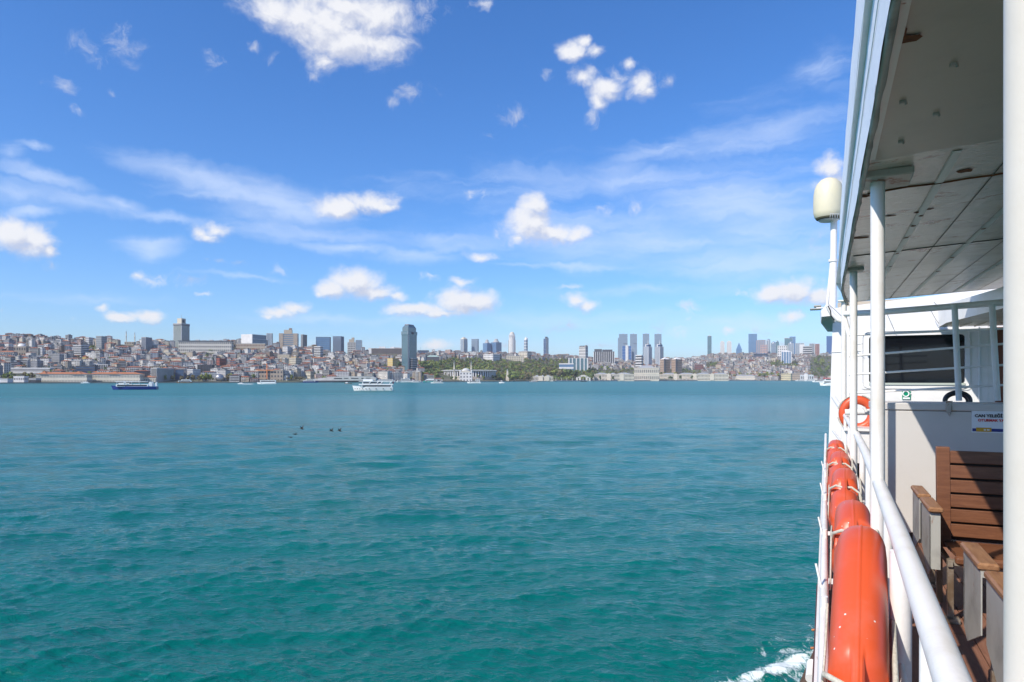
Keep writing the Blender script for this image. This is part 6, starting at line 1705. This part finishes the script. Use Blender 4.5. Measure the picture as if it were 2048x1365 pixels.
for x, yf, hh, g in ((10,763,13,1),(22,763,12,2),(8,758,12,0),(50,757,12,3),(57,758,13,2),(64,759,13,3),(16,757,12,1),(15,710,14,0),(22,709,16,1),(14,700,9,3),(60,712,8,0),(90,727,12,1),(96,728,14,0),(85,727,9,3),(40,735,10,0),(48,737,11,0),(58,735,12,0),
    (105,757,8,0),(300,754,14,3),(310,757,16,1),(330,763,12,1),(345,763,11,3),(362,763,12,3),(376,764,13,3),(386,764,14,3),(398,764,14,3),(405,763,15,2),(412,763,16,2),(420,763,15,2),(455,762,14,3),(463,762,15,2),(470,762,14,3),
    (284,735,12,2),(372,739,14,2),(355,736,11,3),(348,724,10,1),(402,729,12,0),(410,733,14,0),(424,730,14,0),(430,727,12,0),(400,735,10,0),(415,735,10,1),(500,760,14,2),(508,761,14,1),(495,762,10,3),(560,736,10,0),(583,762,12,2),(592,763,12,3),(600,763,12,3),
    (648,738,9,0),(660,740,9,2),(668,729,12,3),(675,757,12,2),(682,758,11,1),(697,757,9,1),(705,757,10,2),(712,757,9,2),(798,738,14,0),(805,740,13,0),(812,741,12,0),(840,734,14,2),(848,735,15,1),(846,757,14,1),(800,757,9,1),(815,759,10,3),(826,760,10,3),
    (838,760,9,3),(843,733,10,0),(1017,762,14,1),(1027,763,16,1),(1034,762,16,1),(1043,762,12,1),(1052,762,16,3),(1008,760,12,0),(1001,761,10,1),(955,759,9,1),(968,760,9,1),(978,760,7,0),(904,762,10,0),(912,762,8,1),(885,762,9,1),(1088,752,17,2),(1100,754,19,3),
    (1110,756,20,2),(1120,758,20,3),(1130,759,20,1),(1077,754,15,3),(1140,760,22,0),(1150,759,18,0),(1184,760,14,0),(1178,752,16,0),(1200,762,9,0),(1226,762,10,0),(1243,762,9,0),(1342,762,10,0),(1361,762,10,0),(1383,762,10,0),(1394,762,11,0),(1403,761,9,0),
    (1421,761,8,0),(1452,761,8,0),(1460,756,10,3),(1468,757,10,1),(1480,754,9,2),(1495,755,9,2),(1502,754,8,2),(1520,757,12,2),(1528,757,13,1),(1536,757,13,2),(1544,755,12,1),(1557,758,12,2),(1525,746,8,3),(1440,735,6,0),(1566,731,9,0),(1575,733,8,1),
    (1633,735,16,1),(1640,750,17,1),(1648,757,16,0),(1637,724,13,0),(1645,735,15,2),(1654,748,16,1),(1630,757,12,0),(1205,741,10,1),(1215,741,9,1),(1262,742,8,1)):
    TR.append((x, yf, hh, g))
tents = []; tobjs = []
for x, yf, hh, g in TR:
    tt = max(t_for(x, yf), .008); Y, z = terr_t(x, tt); m = Y/FPX
    X = (x-CX)/FPX*Y
    r = tree(X, Y, z-.3, hh*m/11.5, g, rt_.randrange(8)); tobjs.append(r)
    rel, ref = relphrase(x, yf-hh/2); tents.append((f'{GREENS[g][0]} {"tall" if hh > 14 else ("small" if hh < 10 else "rounded")} tree', f'{rel} {ref}', x))
for o, l in zip(tobjs, uniq(tents)): o['label'] = l
# the wood on the park hill and behind the palace, and scrub between houses
wood = MB(); wm = [g[1] for g in GREENS]
small = []
for k in range(8): small.append(crown_mb(rt_, 4.6, 4.4, 4.2, 2.2, 60, 1.45))
n = 0
tries = 0
while tries < 15000:
    tries += 1
    px = rt_.choice([rt_.uniform(835, 1190)]*4 + [rt_.uniform(1175, 1410), rt_.uniform(1600, 1760), rt_.uniform(1535, 1600), rt_.uniform(1405, 1445)]); t = rt_.uniform(.03, .98)
    Y, z = terr_t(px, t); yg = HY - FPX*(z-EYE)/Y
    if kind_at(px, yg) != 'wood': continue
    ok = True
    for (a, b_, ot, ob, oz) in OCC:
        if a-2 < px < b_+2 and Y < oz and yg - 9 < ob-3: ok = False; break
        if a < px < b_ and abs(Y-oz) < 30: ok = False; break
    if not ok: continue
    sc = rt_.uniform(.8, 1.5); g = rt_.choices(range(4), [4, 5, 3, 4] if px < 1180 else [3, 4, 2, 5])[0]
    X = (px-CX)/FPX*Y
    wood.merge(rt_.choice(small), Matrix.Translation(Vector((X, Y, z))) @ Matrix.Rotation(rt_.uniform(0, 6.28), 4, 'Z') @ Matrix.Scale(sc, 4), {0: g}); n += 1
    if n > 2100: break
for _ in range(2400):
    px = rt_.uniform(-400, 1640); t = rt_.uniform(.06, .95); Y, z = terr_t(px, t); X = (px-CX)/FPX*Y; yg = HY - FPX*(z-EYE)/Y
    if any(a-2 < px < b_+2 and Y < oz and yg-6 < ob-2 for (a, b_, ot, ob, oz) in OCC): continue
    g = rt_.choices(range(4), [6, 4, 1.5, 3])[0]; sc = rt_.uniform(.55, 1.2)
    wood.merge(rt_.choice(small), Matrix.Translation(Vector((X, Y, z))) @ Matrix.Scale(sc, 4), {0: g})
o = wood.build('hillside_wood', wm); o['kind'] = 'stuff'; o['label'] = 'mixed green and brownish wood covering the park hill and gaps between houses'
print('wood trees', n)

# ------------------------------------------------------------------ boats
B_WHITE = mat('boat_white', (.80,.80,.78), .35); B_BLUE = mat('boat_blue', (.02,.045,.22), .35); B_DARK = mat('boat_window', (.025,.03,.04), .15); B_BLACK = mat('boat_black', (.02,.02,.02), .5)
B_TEAL = mat('boat_teal', (.03,.30,.28), .4); B_RED = mat('flag_red', (.6,.02,.02), .6); B_YEL = mat('boat_yellow', (.6,.35,.05), .5); B_WOOD = mat('boat_brown', (.16,.09,.05), .6); B_GREY = mat('boat_grey', (.3,.31,.33), .5)
def hull_mb(L_, B, H, d, z0=-.6, sheer=.35):
    """pointed bow towards x = d*L/2"""
    mb = MB(); st = []
    for k in range(9):
        t = k/8; x = -L_/2 + L_*t
        hb = B/2*(1 if t < .55 else max(.04, 1-((t-.55)/.45)**1.8)); top = H*(1+sheer*max(0, (t-.4)/.6)**2)
        rk = .05*L_*max(0, (t-.7)/.3)
        st.append([(x+rk, -hb, top), (x, -hb*.8, z0), (x, hb*.8, z0), (x+rk, hb, top)])
    vs = [((p[0])*d, p[1], p[2]) for s_ in st for p in s_]
    fs = [(i*4+j, i*4+j+1, (i+1)*4+j+1, (i+1)*4+j) for i in range(8) for j in range(3)] + [(i*4+3, i*4, (i+1)*4, (i+1)*4+3) for i in range(8)] + [(0, 1, 2, 3), (35, 34, 33, 32)]
    mb.add(vs, fs, 0); return mb
def boat(name, cat, label, x0, x1, ywl, yt, d, hull, decks, group=None, extra=None, Z=None, house=B_WHITE):
    """decks: (from, to along the hull, rows y0, y1, window?)"""
    Z = Z or EYE*FPX/(ywl-HY); m = Z/FPX; L_ = (x1-x0)*m*.97
    xc = (x0+x1)/2; X = (xc-CX)/FPX*Z
    r = empty(name, (X, Z, 0), -math.atan((xc-CX)/FPX)*.5, label, cat, group)
    yy = lambda py: (ywl-py)*m
    xx = lambda px: (px-xc)*m
    B = min(max(L_*.25, 1.8), 9)
    hh = decks[0][2] if decks else (ywl+yt)/2
    hull_mb(L_, B, yy(hh), d).build('hull', hull, r)
    for (a, b_, ylo, yhi, win) in decks:
        mb = MB(); k = B*.42
        mb.rbox(xx(a), xx(b_), -k, k, yy(ylo)-.05, yy(yhi), .12, 0); o = mb.build('deckhouse', house, r)
        if win:
            mb = MB(); hgt = yy(yhi)-yy(ylo); e = (xx(b_)-xx(a))*.04
            mb.box(xx(a)+e, xx(b_)-e, -k-.06, k+.06, yy(ylo)+hgt*win[0], yy(ylo)+hgt*win[1], 0); mb.build('window_band', B_DARK, o)
    if extra: extra(r, xx, yy, B, m)
    return r
def ex_tour(r, xx, yy, B, m):
    k = B*.46
    mb = MB(); mb.box(xx(719), xx(786), -k, k, yy(770.6), yy(768.2), 0); mb.build('upper_bulwark', B_WHITE, r)
    for a in (764, 781, 741, 756):
        mb = MB(); mb.tube([(xx(a-2), -k, yy(768)), (xx(a+2), -k, yy(763.5))], .22, 6); mb.build('roof_strut', B_WHITE, r)
    mb = MB(); mb.box(xx(719), xx(785), -k, k, yy(763.6), yy(762.6), 0); mb.build('awning', B_WHITE, r)
    mb = MB(); mb.rbox(xx(727), xx(746), -k*.7, k*.7, yy(762.6), yy(759.2), .1, 0); mb.build('wheelhouse', B_WHITE, r)
    for a in (711.5, 716, 721, 726, 733, 739.5, 753, 767, 782):
        mb = MB(); mb.lathe([(.28, -.1), (.28, .1)], 10, 0); mb.v = [(x+xx(a), -B*.5*(1 if a > 740 else .55+.45*(a-708)/32)-z-.05, y_+yy(778)) for x, y_, z in mb.v]; mb.build('tyre', B_BLACK, r)
    mb = MB(); mb.tube([(xx(786), 0, yy(770)), (xx(786.5), 0, yy(762))], .06, 5); mb.build('flagpole', B_WHITE, r)
    mb = MB(); mb.quad((xx(784.5), 0, yy(768)), (xx(787), .3, yy(768)), (xx(787), .3, yy(764)), (xx(784.5), 0, yy(764)), 0); mb.build('flag', B_RED, r)
    mb = MB(); mb.tube([(xx(711), 0, yy(776)), (xx(711), 0, yy(769))], .07, 5); mb.build('bow_pole', B_GREY, r)
boat('tour_boat', 'tour boat', 'white two-deck tour boat with dark window bands, nearest boat at mid strait', 708, 787, 781.6, 757, -1, B_WHITE, [(724, 784, 774.2, 770.4, (.15, .85)), (726, 765, 768.2, 763.8, (.2, .75))], extra=ex_tour)
def ex_blue(r, xx, yy, B, m):
    k = B*.46
    mb = MB(); mb.box(xx(237), xx(292), -k, k, yy(764.0), yy(763.0), 0); mb.build('awning', B_WHITE, r)
    for a in (240, 252, 266, 280):
        mb = MB(); mb.tube([(xx(a), -k, yy(768)), (xx(a), -k, yy(763.6))], .12, 5); mb.build('awning_post', B_WHITE, r)
    mb = MB(); mb.tube([(xx(258), -k, yy(768)), (xx(252), -k, yy(763.4))], .3, 6); mb.build('roof_strut', B_WHITE, r)
    mb = MB(); mb.prism([(xx(294), yy(773)), (xx(303), yy(773)), (xx(302), yy(764)), (xx(298), yy(764))], -k*.8, k*.8, 0, 'y'); mb.build('funnel', B_WHITE, r)
    mb = MB(); mb.prism([(xx(306), yy(773)), (xx(311), yy(773)), (xx(311), yy(764.5)), (xx(308), yy(766))], -k*.5, k*.5, 0, 'y'); mb.build('stern_arch', B_WHITE, r)
boat('passenger_boat', 'passenger boat', 'blue hulled white passenger boat before the left academy halls', 230, 312, 779.6, 763, -1, B_BLUE, [(238, 296, 773.6, 769.0, (.2, .75)), (242, 262, 769, 766.6, None)], extra=ex_blue)
def ex_yacht(r, xx, yy, B, m):
    mb = MB(); a = 0; mb.tube([(a, 0, 1), (a-.4, 0, B*1.3+1.5)], .1, 5); mb.build('mast', B_WHITE, r)
BO = [('fast_ferry', 'ferry', 'white fast ferry with swept dark windows and a wake, mid left shore', 516, 553, 768.6, 759.5, -1, B_WHITE, [(522, 551, 766, 760.6, (.35, .8))]),
 ('motor_boat', 'boat', 'tiny white motor boat just ahead of the white fast ferry', 476, 487, 768.8, 765, -1, B_WHITE, [(479, 485, 767.5, 766, None)]),
 ('motor_yacht', 'yacht', 'black and gold motor yacht moored below the dark glass office', 355, 384, 766.6, 757, -1, B_WOOD, [(358, 382, 764.5, 761.8, (.2, .8)), (364, 380, 761.8, 759.4, (.2, .7))]),
 ('motor_yacht', 'yacht', 'blue and white motor yacht at the left end of the wedge museum', 606, 636, 765.8, 757, 1, B_BLUE, [(608, 630, 763.6, 761.5, (.2, .8)), (613, 628, 761.5, 758.8, (.2, .7))]),
 ('work_boat', 'boat', 'small dark workboat left of the big white tour boat', 689, 704, 768, 764.6, 1, B_WOOD, [(691, 696, 767, 765, None)]),
 ('launch', 'boat', 'small white launch moored by the longest academy hall', 163, 179, 766.6, 763.4, -1, B_WHITE, [(167, 176, 765.4, 763.8, None)]),
 ('moored_ferry', 'ferry', 'wide white moored ferry behind the tour boat', 752, 792, 765.4, 757.5, 1, B_WHITE, [(755, 790, 763.8, 761.5, (.25, .8)), (758, 786, 761.5, 759.2, (.25, .75))]),
 ('moored_ferry', 'ferry', 'white moored ferry with pointed flybridge right of the tour boat', 792, 832, 765.2, 756.5, -1, B_WHITE, [(795, 828, 763.4, 760.8, (.25, .8)), (802, 820, 760.8, 758, (.25, .75))]),
 ('moored_ferry', 'ferry', 'long low white boat moored at the small quay trees', 822, 846, 765.4, 759.5, 1, B_WHITE, [(825, 842, 764, 761.6, (.25, .8))]),
 ('harbour_ferry', 'ferry', 'white ferry with turquoise hull by the park', 847, 876, 764.8, 757.6, -1, B_TEAL, [(850, 874, 762.8, 760.4, (.25, .8)), (853, 868, 760.4, 758.4, None)]),
 ('motor_boat', 'boat', 'sleek white motor boat right of the turquoise ferry', 862, 887, 767, 761.4, -1, B_WHITE, [(867, 882, 765.4, 763.2, (.2, .8))]),
 ('cruise_yacht', 'yacht', 'white cruising yacht with tall bridge in front of the waterfront mosque', 935, 962, 767, 757, -1, B_WHITE, [(939, 960, 764.8, 762.6, (.2, .8)), (951, 960, 762.6, 758.6, (.3, .8))]),
 ('fishing_boat', 'boat', 'small white fishing boat below the clock tower', 998, 1009, 766.8, 760.6, -1, B_WHITE, [(1001, 1005, 765, 762, (.3, .7))]),
 ('work_boat', 'boat', 'low grey workboat in front of the palace lodge', 1059, 1077, 764.6, 760.4, -1, B_GREY, [(1063, 1074, 763.4, 761.4, (.2, .8))]),
 ('row_boat', 'boat', 'tiny dark boat at the palace gate', 1161, 1174, 763.9, 762.2, -1, B_BLACK, []),
 ('moored_ferry', 'ferry', 'white ferry moored at the pale yellow quay building', 1592, 1613, 762.6, 758.4, -1, B_WHITE, [(1595, 1611, 761.6, 760, (.2, .8))]),
 ('moored_ferry', 'ferry', 'white ferry moored before the small domed palace', 1610, 1632, 762.8, 757.6, -1, B_WHITE, [(1613, 1630, 761.4, 759.8, (.2, .8))]),
 ('harbour_ferry', 'ferry', 'long low white ferry left of the red striped one', 1626, 1652, 764.8, 758.6, -1, B_WHITE, [(1629, 1652, 762.6, 760.6, (.2, .8))]),
 ('city_ferry', 'ferry', 'white and red city ferry half hidden by the ferry wall', 1642, 1690, 771.6, 756.5, -1, B_WHITE, [(1647, 1688, 766.6, 762.6, (.25, .75)), (1650, 1686, 761.6, 757.6, (.25, .75))])]
for nm, cat, lab, x0, x1, yw, yt, d, hl, dk in BO:
    Zs = lerp_table(SHORE, (x0+x1)/2); Z = EYE*FPX/(yw-HY)
    Z = min(Z, Zs-14)
    def ex(r, xx, yy, B, m, nm=nm, yw=yw, yt=yt, dk=dk, x0=x0, x1=x1):
        if dk:
            mb = MB(); a = xx((dk[-1][0]+dk[-1][1])/2); mb.tube([(a, 0, yy(dk[-1][3])), (a-.3, 0, yy(yt))], .14*m/1.0*1.0 + .05, 5); mb.build('mast', B_WHITE, r)
        if nm == 'city_ferry':
            for ya, yb in ((762.6, 761.6), (757.6, 756.4)):
                mb = MB(); mb.box(xx(x0+6), xx(x1-2), -B*.46, B*.46, yy(ya), yy(yb), 0); mb.build('red_stripe', B_RED if ya < 760 else B_WHITE, r)
    boat(nm, cat, lab, x0, x1, yw, yt, d, hl, dk, extra=ex, Z=Z, group='boats along the far shore' if Z > 800 else None)

# ------------------------------------------------------------------ birds low over the water
BIRD = mat('dark_feathers', (.025,.022,.02), .8)
for x, y, D, ph, lab in ((604, 858.5, 75, .9, 'dark bird flying highest of the left three'), (590, 869, 75, .2, 'dark bird flying in the middle of the left three'), (581, 875, 78, -.1, 'dark bird flying lowest and farthest left'), (663, 862.5, 78, .7, 'dark bird flying left of the right-hand pair'), (679.5, 862.5, 78, .8, 'dark bird flying right of the right-hand pair')):
    P_ = Vector(((x-CX)/FPX*D, D, EYE+(HY-y)/FPX*D))
    P_.z = max(P_.z, .35)
    r = empty('bird', tuple(P_), -.3, lab, 'bird', 'dark birds skimming the water')
    mb = MB(); k = .9
    mb.tube([(-.36*k, 0, .0), (-.26*k, 0, .03), (-.1*k, 0, .02), (.1*k, 0, .0), (.24*k, 0, -.01), (.36*k, 0, .0)], [.008, .03, .055, .06, .03, .012], 8)
    mb.tube([(-.36*k, 0, 0), (-.43*k, 0, -.01)], [.010, .003], 5)
    mb.build('body', BIRD, r)
    for s_ in (-1, 1):
        mb = MB(); a = ph*(1 if s_ > 0 else .8)
        pts = [(0, 0), (.22, .06), (.46, .02)]
        v = []
        for u, bend in pts: v.append((0, s_*u*math.cos(a+bend*2), u*math.sin(a+bend*2)+.02))
        w_ = [.11, .09, .02]; vs = []
        for (x_, y_, z_), ww in zip(v, w_): vs += [(x_-ww, y_, z_), (x_+ww, y_, z_), (x_+ww*.6, y_, z_+.012), (x_-ww*.6, y_, z_+.012)]
        mb.add(vs, [(i*4+j, i*4+(j+1) % 4, (i+1)*4+(j+1) % 4, (i+1)*4+j) for i in range(2) for j in range(4)] + [(0, 1, 2, 3), (8, 9, 10, 11)], 0)
        mb.build('wing', BIRD, r)

# ------------------------------------------------------------------ air of the strait
def build_haze():
    mb = MB(); mb.box(-24000, 24000, -12000, 24000, -4.2, 340)
    m = bpy.data.materials.new("sea_air"); m.use_nodes = True
    nt = m.node_tree; nt.nodes.remove(nt.nodes['Principled BSDF'])
    v = nt.nodes.new('ShaderNodeVolumePrincipled'); v.inputs['Color'].default_value = (.88, .90, .95, 1)
    v.inputs['Density'].default_value = 0.00005; v.inputs['Anisotropy'].default_value = 0.0
    nt.links.new(v.outputs[0], nt.nodes['Material Output'].inputs['Volume'])
    o = mb.build("haze", m); o['kind'] = 'stuff'; o['label'] = 'thin pale sea haze over the strait and the far city'
build_haze()
